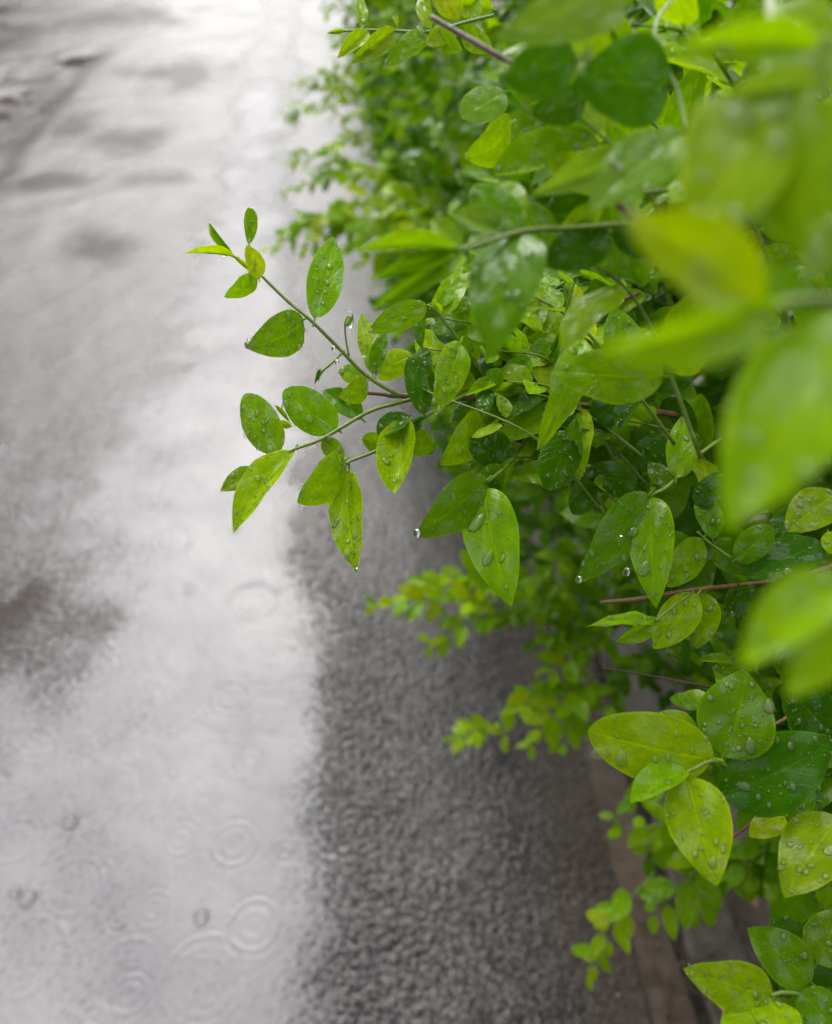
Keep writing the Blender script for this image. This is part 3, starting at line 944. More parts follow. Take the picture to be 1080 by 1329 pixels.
# big blurred leaves close to the lens
hero([(G_, [(1120, 395, .113, 1.2), (1040, 390, .097, 1.0), (985, 400, .092, .8)])],
     [(985, 400, 808, 284, 108, .091, .087, 20, 'fold', 'Y'), (1005, 398, 768, 458, 74, .092, .086, -25, 'fold', 'y'), (1050, 392, 930, 345, 56, .102, .099, 10, 'flat', 'g'),
      (1120, 410, 944, 692, 172, .097, .087, 15, 'ovate', 'y')], .55, 6)
hero([(G_, [(1000, -20, .126, 1.2), (1000, 60, .113, 1.1), (990, 130, .105, 1.0)])],
     [(990, 128, 895, 340, 150, .105, .092, -8, 'ovate', 'o'), (1000, 128, 1085, 356, 130, .105, .094, 12, 'ovate', 'o'), (1062, 118, 936, 128, 52, .105, .101, 25, 'fold', 'p'),
      (1060, 62, 880, 62, 62, .101, .097, 15, 'fold', 'y'), (1090, 60, 1000, 130, 60, .109, .105, 0, 'flat', 'p'), (1020, 10, 1090, 60, 60, .118, .109, 0, 'flat', 'g')], .5, 6)
hero([(G_, [(1160, 740, .109, 1.1), (1100, 760, .101, 1.0)])], [(1100, 752, 962, 868, 88, .099, .091, 20, 'fold', 'y'), (1130, 780, 1020, 905, 70, .102, .097, -15, 'flat', 'y')], .55, 6)
# blurred middle distance close above the knot
hero([(G_, [(860, 290, .200, 1.2), (800, 292, .192, 1.1), (740, 296, .184, 1.0), (680, 300, .178, .9), (620, 318, .172, .8), (592, 325, .170, .7)]),
      (B_, [(770, 240, .195, 1.0), (800, 262, .194, 1.2), (828, 290, .196, 1.4)])],
     [(592, 322, 462, 326, 26, .170, .162, 30, 'fold', 'y'), (592, 326, 484, 362, 24, .170, .162, 10, 'fold', 'g'), (592, 330, 482, 404, 34, .170, .164, -10, 'fold', 'g'),
      (600, 322, 560, 285, 30, .172, .178, 10, 'fold', 'o'), (600, 330, 575, 365, 26, .172, .166, 10, 'fold', 'y'),
      (676, 302, 640, 464, 96, .178, .164, 12, 'ovate', 'm'), (674, 296, 612, 240, 50, .178, .184, 15, 'round', 'm'), (672, 290, 650, 238, 52, .182, .192, -12, 'round', 'g'),
      (660, 304, 585, 276, 34, .180, .182, 30, 'fold', 'p'), (792, 304, 704, 345, 62, .192, .184, 10, 'flat', 'd'), (798, 290, 850, 335, 40, .196, .196, 0, 'flat', 'd'),
      (884, 172, 766, 272, 76, .160, .152, 25, 'flat', 'p'), (855, 210, 690, 255, 50, .172, .165, 20, 'fold', 'p'), (790, 226, 716, 274, 54, .215, .210, 0, 'round', 'd')], .6, 6)
hero([(D_, [(560, 22, .205, .9), (600, 45, .200, 1.0), (650, 74, .195, 1.1), (700, 100, .195, 1.2), (785, 152, .200, 1.3)]),
      (G_, [(880, -10, .185, .55), (850, 40, .175, .55), (880, 120, .17, .5), (890, 170, .165, .45)])],
     [(870, 112, 742, 108, 112, .172, .164, 5, 'ovate', 'd'), (748, 78, 650, 104, 74, .160, .152, -12, 'flat', 'd'), (815, 8, 640, 50, 62, .150, .142, 20, 'flat', 'p'),
      (700, 90, 770, 60, 50, .17, .175, 10, 'fold', 'p'), (950, 82, 1044, 92, 34, .235, .240, 10, 'flat', 'y'), (850, 40, 820, 85, 36, .22, .22, 10, 'flat', 'y'),
      (760, 130, 690, 150, 50, .19, .185, 0, 'flat', 'd'), (655, 120, 598, 152, 46, .235, .230, 25, 'round', 'p'), (664, 160, 602, 205, 50, .235, .228, -35, 'bent', 'g'),
      (715, 175, 662, 205, 48, .225, .22, 5, 'round', 'm'), (765, 190, 712, 182, 15, .27, .265, 0, 'shut', 'Y'), (900, 60, 870, 5, 40, .2, .21, 0, 'flat', 'g'),
      (940, 30, 1000, 5, 46, .19, .2, 10, 'flat', 'm'), (760, 5, 700, -30, 60, .17, .18, 0, 'flat', 'm')], .6, 6)
# top twig
hero([(G_, [(640, 20, .34, 1.0), (600, 30, .335, .9), (560, 41, .332, .85), (510, 40, .330, .75), (470, 39, .328, .6), (428, 42, .326, .55)])],
     [(470, 38, 463, -8, 16, .328, .338, 20, 'long', 'g'), (478, 42, 438, 76, 22, .328, .320, 15, 'fold', 'Y'), (512, 40, 455, 82, 30, .330, .320, -15, 'fold', 'y'),
      (516, 36, 512, 22, 10, .330, .335, 0, 'shut', 'Y'), (555, 42, 496, 90, 28, .332, .322, 10, 'ovate', 'g'), (560, 38, 548, -5, 22, .332, .342, -20, 'fold', 'y'), (592, 36, 552, 60, 26, .335, .328, 20, 'flat', 'y'),
      (448, 40, 424, 43, 9, .327, .325, 0, 'shut', 'g'), (560, 42, 600, 66, 26, .333, .33, 0, 'flat', 'g'), (600, 20, 560, -10, 30, .34, .345, 0, 'flat', 'Y'), (620, 26, 600, -12, 30, .34, .35, 0, 'flat', 'y'),
      (640, 12, 590, 6, 26, .345, .345, 10, 'fold', 'Y'), (480, 60, 470, 80, 12, .326, .322, 0, 'shut', 'y'), (600, 40, 640, 66, 30, .335, .33, 0, 'flat', 'y')])

NLEAF = {k: 0 for k in range(7)}
for stems, leaves, drops, si in HERO:
    brs = []
    for mat, pts in stems:
        a_ = np.array([[*at(x, y, d), r * 0.001] for x, y, d, r in pts])
        sp_ = spline(a_, 5)
        brs.append((*branch_obj(si, [(sp_[:, :3], np.maximum(sp_[:, 3] * .72, 0.00022), mat)]), sp_[:, :3]))
    for bx, by, tx, ty, wpx, d0, d1, roll, shape, tk in leaves:
        P0, P1 = at(bx, by, d0), at(tx, ty, d1)
        mid = (P0 + P1) / 2
        yv = norm(P1 - P0)
        n0 = CAM - mid
        n0 = norm(n0 - yv * (n0 @ yv))
        a_ = math.radians(roll + rng.uniform(-5, 5))
        nv = n0 * math.cos(a_) + np.cross(yv, n0) * math.sin(a_)
        wm = wpx * (d0 + d1) / 2 / FPX / max(math.cos(a_), .5)
        bo, borig, _ = min(brs, key=lambda b: np.min(np.linalg.norm(b[2] - P0, axis=1)))
        leaf_obj(bo, borig, P0, P1, wm, nv, shape, tint(tk), True, drops)
        NLEAF[si] += 1


# ------------------------------------------------------------------ sprigs that fill the bush, grown in the hedge's volume
def sprig(si, tip, start, pairs, llen, tints, radius, ok=None, hi=False, drops=0.0, mat0=None, up=0.55, shapes=None, cap=300):
    """an arching twig from start to tip with opposite leaf pairs; ok(p) says where a leaf may be"""
    L = np.linalg.norm(tip - start)
    midp = (tip + start) / 2 + np.array([rng.normal(0, .06), rng.normal(0, .06), 0.16]) * L
    cur = spline(np.array([start, midp, tip]), 8)
    tan = norm(np.gradient(cur, axis=0))
    phase = rng.uniform(0, math.pi)
    todo, low = [], 1.0
    for k in range(pairs):
        f = 1.0 - 0.72 * k / max(pairs - 1, 1)
        i = f * (len(cur) - 1)
        i0 = min(int(i), len(cur) - 2)
        p = cur[i0] + (cur[i0 + 1] - cur[i0]) * (i - i0)
        T = tan[i0]
        S = norm(np.cross(T, np.array([0, 0, 1.0])) + 1e-6)
        U = np.cross(S, T)
        phase += math.pi / 2 * 0.55
        sz = llen * (0.55 + 0.45 * min(1, k / 2 + 0.15)) * rng.uniform(0.8, 1.15)
        for sgn in (-1, 1):
            a_ = phase + rng.normal(0, 0.3)
            side = sgn * (S * math.cos(a_) + U * math.sin(a_) * 0.6)
            dirv = norm(T * rng.uniform(.45, .95) + side + np.array([0, 0, rng.uniform(-.45, .15)]))
            q = p + dirv * sz
            if ok is not None and not (ok(q) and ok((p + q) / 2)):
                continue
            if NLEAF[si] + len(todo) >= cap:
                continue
            nv = np.array([0, 0, 1.0]) * up + norm(rng.normal(0, 1, 3)) * 0.45 + norm(CAM - p) * 0.35
            todo.append((p + dirv * 0.002, q, sz * rng.uniform(.42, .56), nv, (shapes or FILLKEYS)[rng.integers(len(shapes or FILLKEYS))], tint(tints[rng.integers(len(tints))])))
            low = min(low, f)
    if len(todo) < 2:
        return None
    c0 = max(0, int((low - .16) * (len(cur) - 1)))
    cur = cur[c0:]
    bo, borig = branch_obj(si, [(cur, np.linspace(radius, radius * 0.4, len(cur)), mat0 or M_GREENSTEM)])
    for P0, P1, wd, nv, shp, tn in todo:
        leaf_obj(bo, borig, P0, P1, wd, nv, shp, tn, hi, drops)
        NLEAF[si] += 1
    return bo


BY = [-40, 0, 100, 200, 300, 350, 420, 500, 560, 600, 640, 700, 780, 850, 900, 1000, 1050, 1150, 1200, 1400]
BX = [640, 620, 625, 650, 610, 560, 520, 520, 575, 610, 700, 800, 815, 880, 915, 930, 985, 1025, 1050, 1060]


def inside(p):
    x, y, d = proj(p)
    return d > 0.16 and x > np.interp(y, BY, BX)


def free(p):
    return 0.17 < proj(p)[2]


def fill(si, n, x0, x1, y0, y1, d0, d1, tk, llen=.030, drops=.5, pairs=4):
    k = 0
    for _ in range(4000):
        if k >= n or NLEAF[si] >= 297:
            break
        px, py = rng.uniform(x0, x1), rng.uniform(y0, y1)
        if px < np.interp(py, BY, BX) + 8:
            continue
        k += 1
        tip = at(px, py, rng.uniform(d0, d1))
        start = tip + np.array([rng.uniform(.03, .07), rng.uniform(-.04, .04), rng.uniform(-.07, -.02)])
        sprig(si, tip, start, pairs, llen, tk, .0007, inside, True, drops)


fill(6, 14, 640, 1080, -20, 420, .18, .27, 'gyoygm', .032, .5, 3)
fill(0, 18, 530, 800, 350, 620, .31, .37, 'mgygdy', .030, .8)
fill(0, 16, 500, 700, 350, 600, .29, .33, 'gymgy', .020, .8, 3)
fill(0, 30, 640, 1080, 380, 840, .33, .43, 'dmmgmg', .032, .5)
fill(6, 24, 600, 1080, -20, 420, .30, .45, 'mgdgy', .034, .5)
fill(5, 14, 830, 1080, 850, 1329, .30, .40, 'dmmg', .034, .6)

# low sprigs of the second shrub over the asphalt strip
low_ok = None
for tx, ty, d, sx_, sy_, ds, pairs, ll, tk in (
        (490, 782, .84, 680, 800, .92, 8, .021, 'Yyyg'), (545, 765, .86, 700, 790, .94, 7, .023, 'Yyyg'), (560, 835, .86, 690, 800, .92, 5, .023, 'Yyg'), (640, 760, .86, 780, 780, .95, 6, .025, 'ygg'),
        (690, 745, .84, 800, 790, .95, 6, .024, 'ygg'), (640, 800, .9, 780, 830, .97, 6, .026, 'gmg'), (720, 720, .88, 830, 770, 1.0, 6, .026, 'gm'), (700, 830, .9, 830, 850, .97, 6, .026, 'mgm'),
        (590, 962, .92, 660, 940, .98, 5, .019, 'Yyg'), (655, 952, .9, 690, 880, .95, 3, .024, 'Yy'), (690, 965, .86, 760, 860, .93, 5, .026, 'yYg'), (730, 965, .85, 790, 870, .93, 5, .026, 'yg'),
        (690, 900, .88, 800, 830, .95, 6, .024, 'gyg'), (770, 935, .86, 830, 850, .93, 5, .026, 'gm'), (740, 820, .92, 870, 850, 1.0, 6, .026, 'mg'), (800, 880, .9, 900, 880, .98, 6, .026, 'md'),
        (820, 760, .95, 920, 800, 1.02, 6, .026, 'md'), (760, 780, .95, 880, 800, 1.02, 6, .026, 'md'), (860, 900, .9, 960, 890, .97, 6, .026, 'md'), (690, 690, 1.0, 800, 720, 1.1, 6, .025, 'md'), (860, 820, .95, 960, 850, 1.0, 6, .026, 'md'),
        (600, 770, .88, 720, 790, .95, 6, .025, 'ygy'), (580, 800, .86, 690, 800, .93, 6, .025, 'ygg'), (660, 830, .88, 770, 830, .95, 6, .026, 'gym'), (620, 740, .92, 740, 770, 1.0, 6, .025, 'gmy'), (700, 780, .9, 810, 800, .97, 6, .026, 'gmg'), (760, 840, .9, 860, 860, .97, 6, .026, 'gm'), (720, 900, .88, 810, 860, .95, 6, .026, 'gyg')):
    sprig(1, at(tx, ty, d), at(sx_, sy_, ds), pairs + 1, ll * 1.32, tk, .0009, free, False, 0, up=.9, shapes=['flat', 'round', 'ovate', 'fold', 'curl'])
# low sprigs of the corner shrub beside the kerb
for tx, ty, d, sx_, sy_, ds, pairs, ll, tk in (
        (762, 1262, .74, 860, 1120, .66, 7, .022, 'YYyyg'), (808, 1075, .64, 900, 1060, .62, 3, .024, 'yyg'), (850, 1185, .66, 930, 1090, .60, 5, .030, 'ygg'), (900, 1175, .66, 960, 1100, .6, 4, .03, 'gyg'),
        (840, 1110, .68, 930, 1060, .64, 5, .028, 'gym'), (990, 1140, .58, 1050, 1080, .56, 4, .028, 'mgm'), (950, 1130, .6, 1020, 1070, .58, 4, .028, 'mg'), (800, 1060, .68, 880, 1010, .66, 3, .024, 'yg')):
    sprig(5, at(tx, ty, d), at(sx_, sy_, ds), pairs + 1, ll * 1.12, tk, .0009, free, False, 0, up=.9, shapes=['flat', 'round', 'ovate', 'fold'])


def face_x(y, z):
    y = np.asarray(y, float)
    z = np.asarray(z, float)
    return 0.105 - 0.055 * smooth(0.9, 1.5, y) + 0.16 * LAT.fbm(y * 2.6 + 3, z * 4.0, 3) + 0.20 * smooth(0.25, 0.02, z) + 0.02 * y * 0


# sprays on the road side of the farther shrubs
def side_sprigs(si, y0, y1, n, llen, tints, cap):
    k = 0
    while NLEAF[si] < cap and k < n:
        k += 1
        y, z = rng.uniform(y0, y1), rng.uniform(.12, .92)
        x = float(face_x(y, z)) + rng.uniform(-.12, .02)
        tip = np.array([x, y, z])
        px, py, d = proj(tip)
        if d < .5 or not (-60 < px < 1100 and -60 < py < 1350):
            continue
        if d < 1.0 and px < np.interp(py, BY, BX) - 60:
            continue
        start = tip + np.array([rng.uniform(.12, .22), rng.uniform(-.06, .06), rng.uniform(-.12, .02)])
        sprig(si, tip, start, 5, llen, tints, .0011, free, False, 0, cap=cap)


for tx, ty, d, sx_, sy_, ds, ll, si in (   # small sprigs standing out over the pale puddle
        (368, 150, 2.6, 470, 168, 2.55, .042, 3), (385, 112, 2.5, 470, 160, 2.55, .042, 3), (418, 100, 2.45, 470, 160, 2.5, .040, 3), (372, 250, 1.85, 470, 240, 1.8, .034, 2), (378, 208, 1.8, 470, 235, 1.8, .034, 2), (410, 235, 1.8, 480, 240, 1.8, .034, 2),
        (354, 322, 1.30, 480, 310, 1.2, .030, 2), (372, 300, 1.28, 480, 300, 1.2, .028, 2), (400, 320, 1.25, 500, 310, 1.2, .030, 2), (420, 290, 1.25, 500, 300, 1.2, .030, 2), (440, 330, 1.2, 520, 300, 1.15, .03, 2),
        (452, 262, 1.25, 540, 280, 1.2, .032, 2), (470, 300, 1.15, 560, 290, 1.15, .030, 2), (500, 270, 1.15, 580, 290, 1.15, .03, 2), (520, 310, 1.1, 600, 300, 1.1, .03, 2), (470, 340, 1.15, 560, 320, 1.12, .03, 2), (545, 280, 1.1, 640, 290, 1.1, .03, 2),
        (430, 190, 1.7, 520, 210, 1.7, .033, 2), (450, 150, 1.7, 540, 180, 1.7, .033, 2), (440, 110, 1.9, 530, 140, 1.9, .034, 3), (480, 220, 1.5, 580, 230, 1.5, .033, 2), (520, 240, 1.4, 620, 250, 1.4, .033, 2), (490, 320, 1.0, 580, 310, 1.0, .034, 1), (540, 330, 1.0, 640, 320, 1.0, .034, 1), (510, 290, 1.05, 600, 290, 1.0, .034, 1), (570, 300, 1.0, 660, 300, 1.0, .034, 1), (480, 280, 1.1, 580, 280, 1.1, .034, 1), (600, 250, 1.1, 690, 260, 1.1, .034, 1), (540, 250, 1.15, 640, 260, 1.15, .034, 1), (580, 200, 1.2, 680, 220, 1.2, .034, 1), (460, 310, 1.15, 560, 310, 1.1, .034, 1), (450, 230, 1.4, 540, 240, 1.4, .034, 2)):
    sprig(si, at(tx, ty, d), at(sx_, sy_, ds), 7, ll * 1.2, 'Yyyg', .0013, None, False, 0, up=.9, cap=300)
side_sprigs(1, .45, 1.2, 160, .036, ['m', 'g', 'y', 'd', 'g'], 300)
side_sprigs(2, 1.2, 2.0, 160, .038, ['g', 'y', 'Y', 'm', 'y'], 300)
side_sprigs(3, 2.0, 3.2, 110, .040, ['g', 'y', 'y', 'm'], 290)


# inner and far foliage that reads as one mass
def leaf_mass(si, name, P, llen, cols):
    n = len(P)
    sh = SHAPES['ovate']
    S, T = np.meshgrid(np.array([.02, .3, .65, 1.0]), np.array([-1, 0, 1.0]), indexing='ij')
    loc = leaf_local(sh, S, T).reshape(-1, 3)
    uv0 = np.stack([S, T], -1).reshape(-1, 2)
    yv = norm(rng.normal(0, 1, (n, 3)) * np.array([.8, .8, .6]) + np.array([-.5, -.15, -.05]))
    nv = rng.normal(0, .6, (n, 3)) + np.array([-.2, -.2, .9])
    zv = norm(nv - yv * np.sum(nv * yv, 1, keepdims=True))
    xv = np.cross(yv, zv)
    L = llen * rng.uniform(.65, 1.2, n)[:, None, None]
    co = P[:, None, :] + L * (loc[None, :, 0:1] * .55 * xv[:, None, :] + loc[None, :, 1:2] * yv[:, None, :] + loc[None, :, 2:3] * zv[:, None, :])
    q0 = grid_quads(4, 3)[:, ::-1]
    q = (q0[None] + (np.arange(n) * 12)[:, None, None]).reshape(-1, 4)
    me = mesh_np(name, co.reshape(-1, 3) - SHRUB_LOC[si], q, uv=np.tile(uv0, (n, 1)))
    add_color(me, np.repeat(cols, 12, axis=0))
    o = link(name, me, M_LEAFMASS, SHRUB[si])
    o['kind'] = 'stuff'
    return o


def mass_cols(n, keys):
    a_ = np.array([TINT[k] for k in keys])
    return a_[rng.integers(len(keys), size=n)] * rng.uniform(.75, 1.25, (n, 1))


def shell_points(y0, y1, n, zmin=.08, zmax=.95, thick=.30):
    y, z = rng.uniform(y0, y1, n), rng.uniform(zmin, zmax, n)
    x = face_x(y, z) + .02 + thick * rng.random(n) ** 1.6
    return np.stack([x, y, z], -1)


# nearest shrub: only behind the twigs one can tell apart
P = shell_points(.1, .7, 9000, .25, .97, .45)
keep = []
for p in P:
    x, y, d = proj(p)
    if d > .37 and x > np.interp(y, BY, BX) + 35:
        keep.append(p)
P = np.array(keep)
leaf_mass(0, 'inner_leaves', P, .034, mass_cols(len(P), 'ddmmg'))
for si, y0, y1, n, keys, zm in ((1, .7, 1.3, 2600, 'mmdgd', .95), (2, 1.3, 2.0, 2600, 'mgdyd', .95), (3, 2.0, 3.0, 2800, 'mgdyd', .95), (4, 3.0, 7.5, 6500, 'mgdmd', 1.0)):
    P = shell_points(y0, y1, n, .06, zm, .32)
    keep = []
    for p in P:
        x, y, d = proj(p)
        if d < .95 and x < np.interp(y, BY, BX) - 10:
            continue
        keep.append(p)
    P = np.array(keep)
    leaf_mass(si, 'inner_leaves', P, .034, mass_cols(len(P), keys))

# the broad top of the hedge farther from the road
def top_points(y0, y1, n):
    y = rng.uniform(y0, y1, n)
    return np.stack([rng.uniform(.40, 2.2, n), y, .93 - .30 * rng.random(n) ** 1.5 + .05 * LAT.fbm(y * 3, y * 2 + 7, 2)], -1)


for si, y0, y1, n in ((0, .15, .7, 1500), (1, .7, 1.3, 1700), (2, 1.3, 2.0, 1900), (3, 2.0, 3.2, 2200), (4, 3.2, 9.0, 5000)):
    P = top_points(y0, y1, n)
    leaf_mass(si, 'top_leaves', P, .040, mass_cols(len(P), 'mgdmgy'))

# woody stems rising from the soil
for si in range(6):
    for k in range(6):
        b0 = SHRUB_LOC[si] + np.array([rng.uniform(-.08, .08), rng.uniform(-.22, .22), .0])
        b0[2] = float(SOILZ(np.array(b0[0]), np.array(b0[1]))) - .01
        top = b0 + np.array([rng.uniform(-.30, .05), rng.uniform(-.15, .15), rng.uniform(.55, .78)])
        midp = (b0 + top) / 2 + np.array([rng.uniform(.0, .08), rng.uniform(-.05, .05), 0])
        cur = spline(np.array([b0, midp, top]), 8)
        branch_obj(si, [(cur, np.linspace(.007, .0022, len(cur)), M_BARK)], 'woody_stem')


# ------------------------------------------------------------------ raindrops
def dome(nr=4, ns=9):
    co = []
    for i in range(nr + 1):
        a_ = (-0.12 + 1.12 * i / nr) * math.pi / 2
        for j in range(ns):
            b_ = 2 * math.pi * j / ns
            co.append((math.cos(a_) * math.cos(b_), math.cos(a_) * math.sin(b_), math.sin(a_)))
    return np.array(co), nr, ns


DOME, DNR, DNS = dome()
DQ = np.array([(i * DNS + j, i * DNS + (j + 1) % DNS, (i + 1) * DNS + (j + 1) % DNS, (i + 1) * DNS + j) for i in range(DNR) for j in range(DNS)])


def drop_mesh(centres, axes_x, axes_y, axes_z, name):
    n = len(centres)
    co = centres[:, None, :] + DOME[None, :, 0:1] * axes_x[:, None, :] + DOME[None, :, 1:2] * axes_y[:, None, :] + DOME[None, :, 2:3] * axes_z[:, None, :]
    q = (DQ[None] + (np.arange(n) * len(DOME))[:, None, None]).reshape(-1, 4)
    return mesh_np(name, co.reshape(-1, 3), q)


C_, AX, AY, AZ = [], [], [], []


def leaf_frame(w_, s, t):
    sh, P0, Xv, Yv, Zv = w_[:5]
    e = 1e-3

    def f(s1, t1):
        l_ = leaf_local(sh, np.array(s1), np.array(t1))
        return P0 + l_[0] * Xv + l_[1] * Yv + l_[2] * Zv
    p = f(s, t)
    ds, dt = f(s + e, t) - p, f(s, t + e) - p
    nn = norm(np.cross(dt, ds))
    if nn @ (CAM - p) < 0:
        nn = -nn
    return p, nn


for w_ in WETLEAVES:
    area = w_[6]
    dcam = np.linalg.norm(w_[1] - CAM)
    near = dcam < .2
    n = int(area * 1e6 / 4.0 * w_[5] * math.exp(rng.normal(-.25, .45))) if not near else int(area * 1e6 / 60)
    for k in range(min(n, 150)):
        s, t = rng.uniform(.06, .96), rng.uniform(-.93, .93)
        p, nn = leaf_frame(w_, s, t)
        r = min(0.00022 * math.exp(rng.normal(0.15, .62)), .0011)
        if near:
            r = rng.uniform(.0004, .0012)
        if rng.random() < .06:
            r *= 1.9
        # gravity draws the bigger drops out downhill
        dn = np.array([0, 0, -1.0]) - nn * (-nn[2])
        ln = np.linalg.norm(dn)
        ux = norm(dn) if ln > .05 else norm(np.cross(nn, [1, 0, 0]))
        st = 1 + .7 * ln * min(1, r / .0009)
        C_.append(p)
        AX.append(ux * r * st * rng.uniform(.85, 1.15))
        AY.append(np.cross(nn, ux) * r * rng.uniform(.85, 1.1))
        AZ.append(nn * r * rng.uniform(.55, .8))
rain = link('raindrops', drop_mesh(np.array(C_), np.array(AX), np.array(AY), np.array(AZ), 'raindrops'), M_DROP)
tag(rain, 'tiny raindrops beading on the leaves and twigs', 'raindrops', kind='stuff')


def big_drop(px, py, d, w_px, h_px, label, hang=True):
    """a hanging or running drop: teardrop lathe, long axis down"""
    c = at(px, py, d)
    k = d / FPX
    prof = []
    for i in range(9):
        a_ = -math.pi / 2 + math.pi * i / 8
        r = math.cos(a_) * (1 - .35 * max(0, math.sin(a_)))
        prof.append((max(r, .02) * w_px * k / 2, math.sin(a_) * h_px * k / 2))
    co, ns = [], 14
    for r, z in prof:
        for j in range(ns):
            b_ = 2 * math.pi * j / ns
            co.append((r * math.cos(b_), r * math.sin(b_), z))
    q = np.array([(i * ns + j, i * ns + (j + 1) % ns, (i + 1) * ns + (j + 1) % ns, (i + 1) * ns + j) for i in range(8) for j in range(ns)])
    o = link('water_drop', mesh_np('water_drop', np.array(co), q), M_CLEAR, None, c)
    tag(o, label, 'water drop', 'big drops hanging in the hedge')
    return o


for px, py, d, wpx, hpx, lab in (
        (541, 692, .260, 10, 15, 'clear water drop hanging at the tip of the dark leaf of the middle two-leaved twig'),
        (751, 752, .262, 8, 13, 'clear water drop at the lowest point of the broad leaf left of the twin leaf'),
        (805, 699, .266, 8, 12, 'clear water drop hanging under the edge between the right-hand twin leaves'),
        (813, 742, .264, 9, 16, 'clear water drop clinging to the side of the hanging twin leaf'),
        (322, 447, .274, 10, 14, 'clear water drop at the tip of the left leaf of the upper twig'),
        (433, 452, .286, 6, 8, 'clear water drop hanging under the green stem of the upper twig'),
        (437, 470, .286, 6, 8, 'clear water drop below the curled shoot of the upper twig'),
        (463, 740, .260, 6, 9, 'clear water drop at the tip of the long hanging leaf')):
    big_drop(px, py, d, wpx, hpx, lab)

def bead(px, py, w_px, h_px, label):
    """a single big raindrop lying on the leaf that shows at this pixel"""
    best = None
    for w_ in WETLEAVES:
        S_, T_ = np.meshgrid(np.linspace(.05, .95, 24), np.linspace(-.9, .9, 17), indexing='ij')
        l_ = leaf_local(w_[0], S_.ravel(), T_.ravel())
        P_ = w_[1] + l_[:, :1] * w_[2] + l_[:, 1:2] * w_[3] + l_[:, 2:3] * w_[4]
        x, y, d = proj(P_)
        e = np.hypot(x - px, y - py)
        i_ = int(np.argmin(e))
        if e[i_] < 6 and (best is None or d[i_] < best[0]):
            best = (d[i_], w_, S_.ravel()[i_], T_.ravel()[i_])
    if best is None:
        print('no leaf under', px, py)
        return
    d, w_, s_, t_ = best
    p, nn = leaf_frame(w_, s_, t_)
    dn = np.array([0, 0, -1.0]) - nn * (-nn[2])
    ux = norm(dn)
    uy = np.cross(nn, ux)
    a_, b_ = h_px * d / FPX / 2, w_px * d / FPX / 2
    D_ = DOME.copy()
    D_[:, 1] *= 1 + .35 * D_[:, 0]            # teardrop: broad at the low end
    co = D_[:, :1] * a_ * ux + D_[:, 1:2] * b_ * uy + D_[:, 2:3] * .34 * b_ * nn
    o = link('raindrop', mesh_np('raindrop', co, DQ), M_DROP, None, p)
    tag(o, label, 'raindrop', 'big raindrops lying on leaves')


for px, py, w_, h_, lab in (
        (617, 678, 20, 34, 'big teardrop of rain near the top of the long leaf of the middle twig'),
        (632, 722, 13, 26, 'long raindrop halfway down the long leaf of the middle twig'),
        (448, 720, 14, 20, 'raindrop gathered near the tip of the long hanging leaf'),
        (776, 976, 24, 20, 'broad raindrop at the outer end of the bright rosette leaf'),
        (803, 984, 16, 26, 'teardrop of rain under the midrib of the bright rosette leaf'),
        (997, 915, 15, 22, 'oval raindrop on the upper right of the upright rosette leaf'),
        (974, 968, 14, 24, 'raindrop on the upper half of the dark rosette leaf'),
        (962, 1020, 22, 14, 'flat raindrop near the base of the dark rosette leaf'),
        (925, 1120, 14, 18, 'raindrop low on the hanging bright rosette leaf'),
        (835, 735, 14, 26, 'running raindrop on the left half of the right hanging leaf'),
        (400, 545, 14, 12, 'small round raindrop on the upper round leaf of the lower twig'),
        (318, 565, 12, 14, 'raindrop low on the outermost round leaf of the lower twig')):
    bead(px, py, w_, h_, lab)

# ------------------------------------------------------------------ bubbles on the puddle
for px, py, r, lab in ((92, 1067, .0105, 'round air bubble floating alone on the puddle near the photo\'s left edge'), (262, 1190, .0105, 'round air bubble floating in the middle of the puddle near its lower end'),
                       (36, 1166, .0115, 'larger air bubble of the pair floating at the left edge of the puddle'), (20, 1158, .0085, 'smaller air bubble touching the larger one at the left edge of the puddle')):
    g_ = on_ground(px, py)
    ns, nr = 20, 9
    co = [(r * math.cos(math.pi / 2 * i / nr) * math.cos(2 * math.pi * j / ns), r * math.cos(math.pi / 2 * i / nr) * math.sin(2 * math.pi * j / ns), r * .75 * math.sin(math.pi / 2 * i / nr)) for i in range(nr + 1) for j in range(ns)]
    q = np.array([(i * ns + j, i * ns + (j + 1) % ns, (i + 1) * ns + (j + 1) % ns, (i + 1) * ns + j) for i in range(nr) for j in range(ns)])
    o = link('air_bubble', mesh_np('air_bubble', np.array(co), q), M_CLEAR, None, (g_[0], g_[1], -.001))
    tag(o, lab, 'bubble', 'bubbles on the puddle')

# ------------------------------------------------------------------ fallen leaves and litter under the hedge
dead = leaf_mesh('dead_leaf', SHAPES['curl'], 9, 5)
dead2 = leaf_mesh('tan_leaf', SHAPES['ovate'], 9, 5)


def fallen(px, py, L, ang, mesh, mat, label, z=.012):
    g_ = on_ground(px, py, z)
    if not mesh.materials:
        mesh.materials.append(mat)
    o = link('fallen_leaf', mesh, None, None, (g_[0], g_[1], max(z, float(SOILZ(np.array(max(g_[0], .432)), np.array(g_[1]))) + .006 if g_[0] > .43 else z)))
    o.rotation_euler = (rng.uniform(-.3, .3), rng.uniform(-.3, .3), ang)
    o.scale = (L * .5, L, L)
    tag(o, label, 'fallen leaf', 'fallen leaves under the hedge')


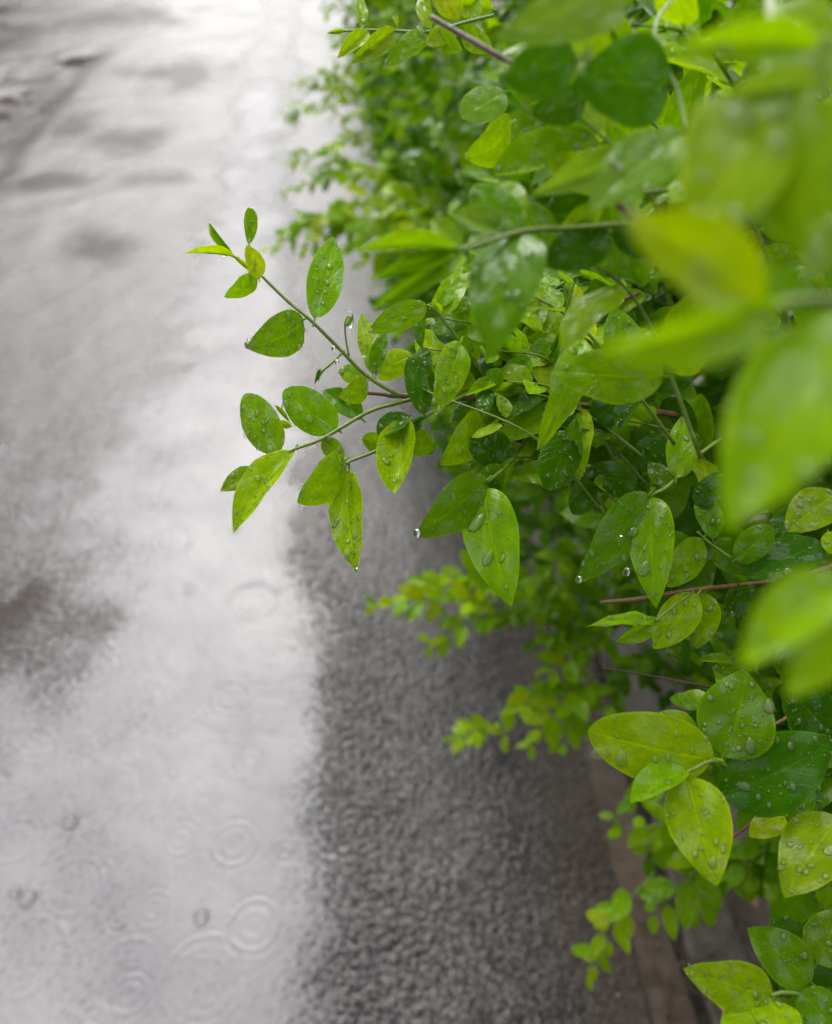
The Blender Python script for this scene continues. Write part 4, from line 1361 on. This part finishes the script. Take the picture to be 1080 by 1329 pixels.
fallen(962, 1312, .034, 1.5, dead2, M_TAN, 'tan fallen leaf lying below the bright leaf in the bottom corner')
fallen(985, 1180, .032, .6, dead, M_DEAD, 'brown withered leaf on the soil above the bottom corner rosette')
fallen(1040, 1190, .028, 2.9, dead, M_DEAD, 'brown withered leaf on the soil under the olive leaf at the right edge')
fallen(940, 1095, .030, 4.4, dead, M_DEAD, 'brown withered leaf beside the kerb, behind the hanging bright rosette leaf')

# short dead twigs and crumbs on the soil
co_l, q_l, off = [], [], 0
for k in range(260):
    x, y = (rng.uniform(.30, .85) if k % 3 else rng.uniform(.27, .46)), rng.uniform(.1, 1.4)
    z = float(SOILZ(np.array(max(x, .432)), np.array(y))) + .004 if x > .43 else .013
    a_ = rng.uniform(0, math.pi)
    L = rng.uniform(.012, .06)
    d_ = np.array([math.cos(a_), math.sin(a_), rng.uniform(-.1, .15)]) * L / 2
    c = np.array([x, y, z])
    co, q = tube(np.array([c - d_, c + d_ * .1 + [0, 0, .002], c + d_]), np.array([.0012, .001, .0006]) * rng.uniform(.7, 1.4), 4)
    co_l.append(co)
    q_l.append(q + off)
    off += len(co)
litter = link('twig_litter', tri_mesh('twig_litter', np.vstack(co_l), np.vstack(q_l)), M_DRY)
tag(litter, 'scattered dead twig bits on the soil under the hedge', 'litter', kind='stuff')

# grit washed against the kerb
ico = np.array([(0, 0, 1), (.9, 0, .1), (.2, .85, .0), (-.75, .5, .15), (-.7, -.5, -.05), (.3, -.9, .1), (0, 0, -1.0)])
icf = np.array([(0, 1, 2), (0, 2, 3), (0, 3, 4), (0, 4, 5), (0, 5, 1), (6, 2, 1), (6, 3, 2), (6, 4, 3), (6, 5, 4), (6, 1, 5)])
co_l, q_l = [], []
for k in range(900):
    x, y = .30 + rng.normal(0, .055), rng.uniform(.12, 2.2)
    zb = .008 if .28 < x < .43 else (float(road_height(np.array(x), np.array(y), np.array(.0026))) if x <= .28 else float(SOILZ(np.array(x), np.array(y))))
    r = .0012 * math.exp(rng.normal(0, .45))
    a_ = rng.uniform(0, 6.3)
    ca, sa = math.cos(a_), math.sin(a_)
    v = ico * r * np.array([rng.uniform(.8, 1.5), 1, rng.uniform(.5, .9)]) + rng.normal(0, r * .12, ico.shape)
    v = np.stack([v[:, 0] * ca - v[:, 1] * sa, v[:, 0] * sa + v[:, 1] * ca, v[:, 2]], -1) + np.array([x, y, zb + r * .3])
    q_l.append(icf + len(ico) * k)
    co_l.append(v)
M_GRIT = simple_noise_mat('grit', (0.05, 0.042, 0.036), (0.22, 0.18, 0.14), 180, 0.4, 0.3, 0.0005)
tag(link('grit', mesh_np('grit', np.vstack(co_l), np.vstack(q_l), False), M_GRIT), 'loose grit washed up along the kerb', 'grit', kind='stuff')
print('LEAVES', NLEAF)
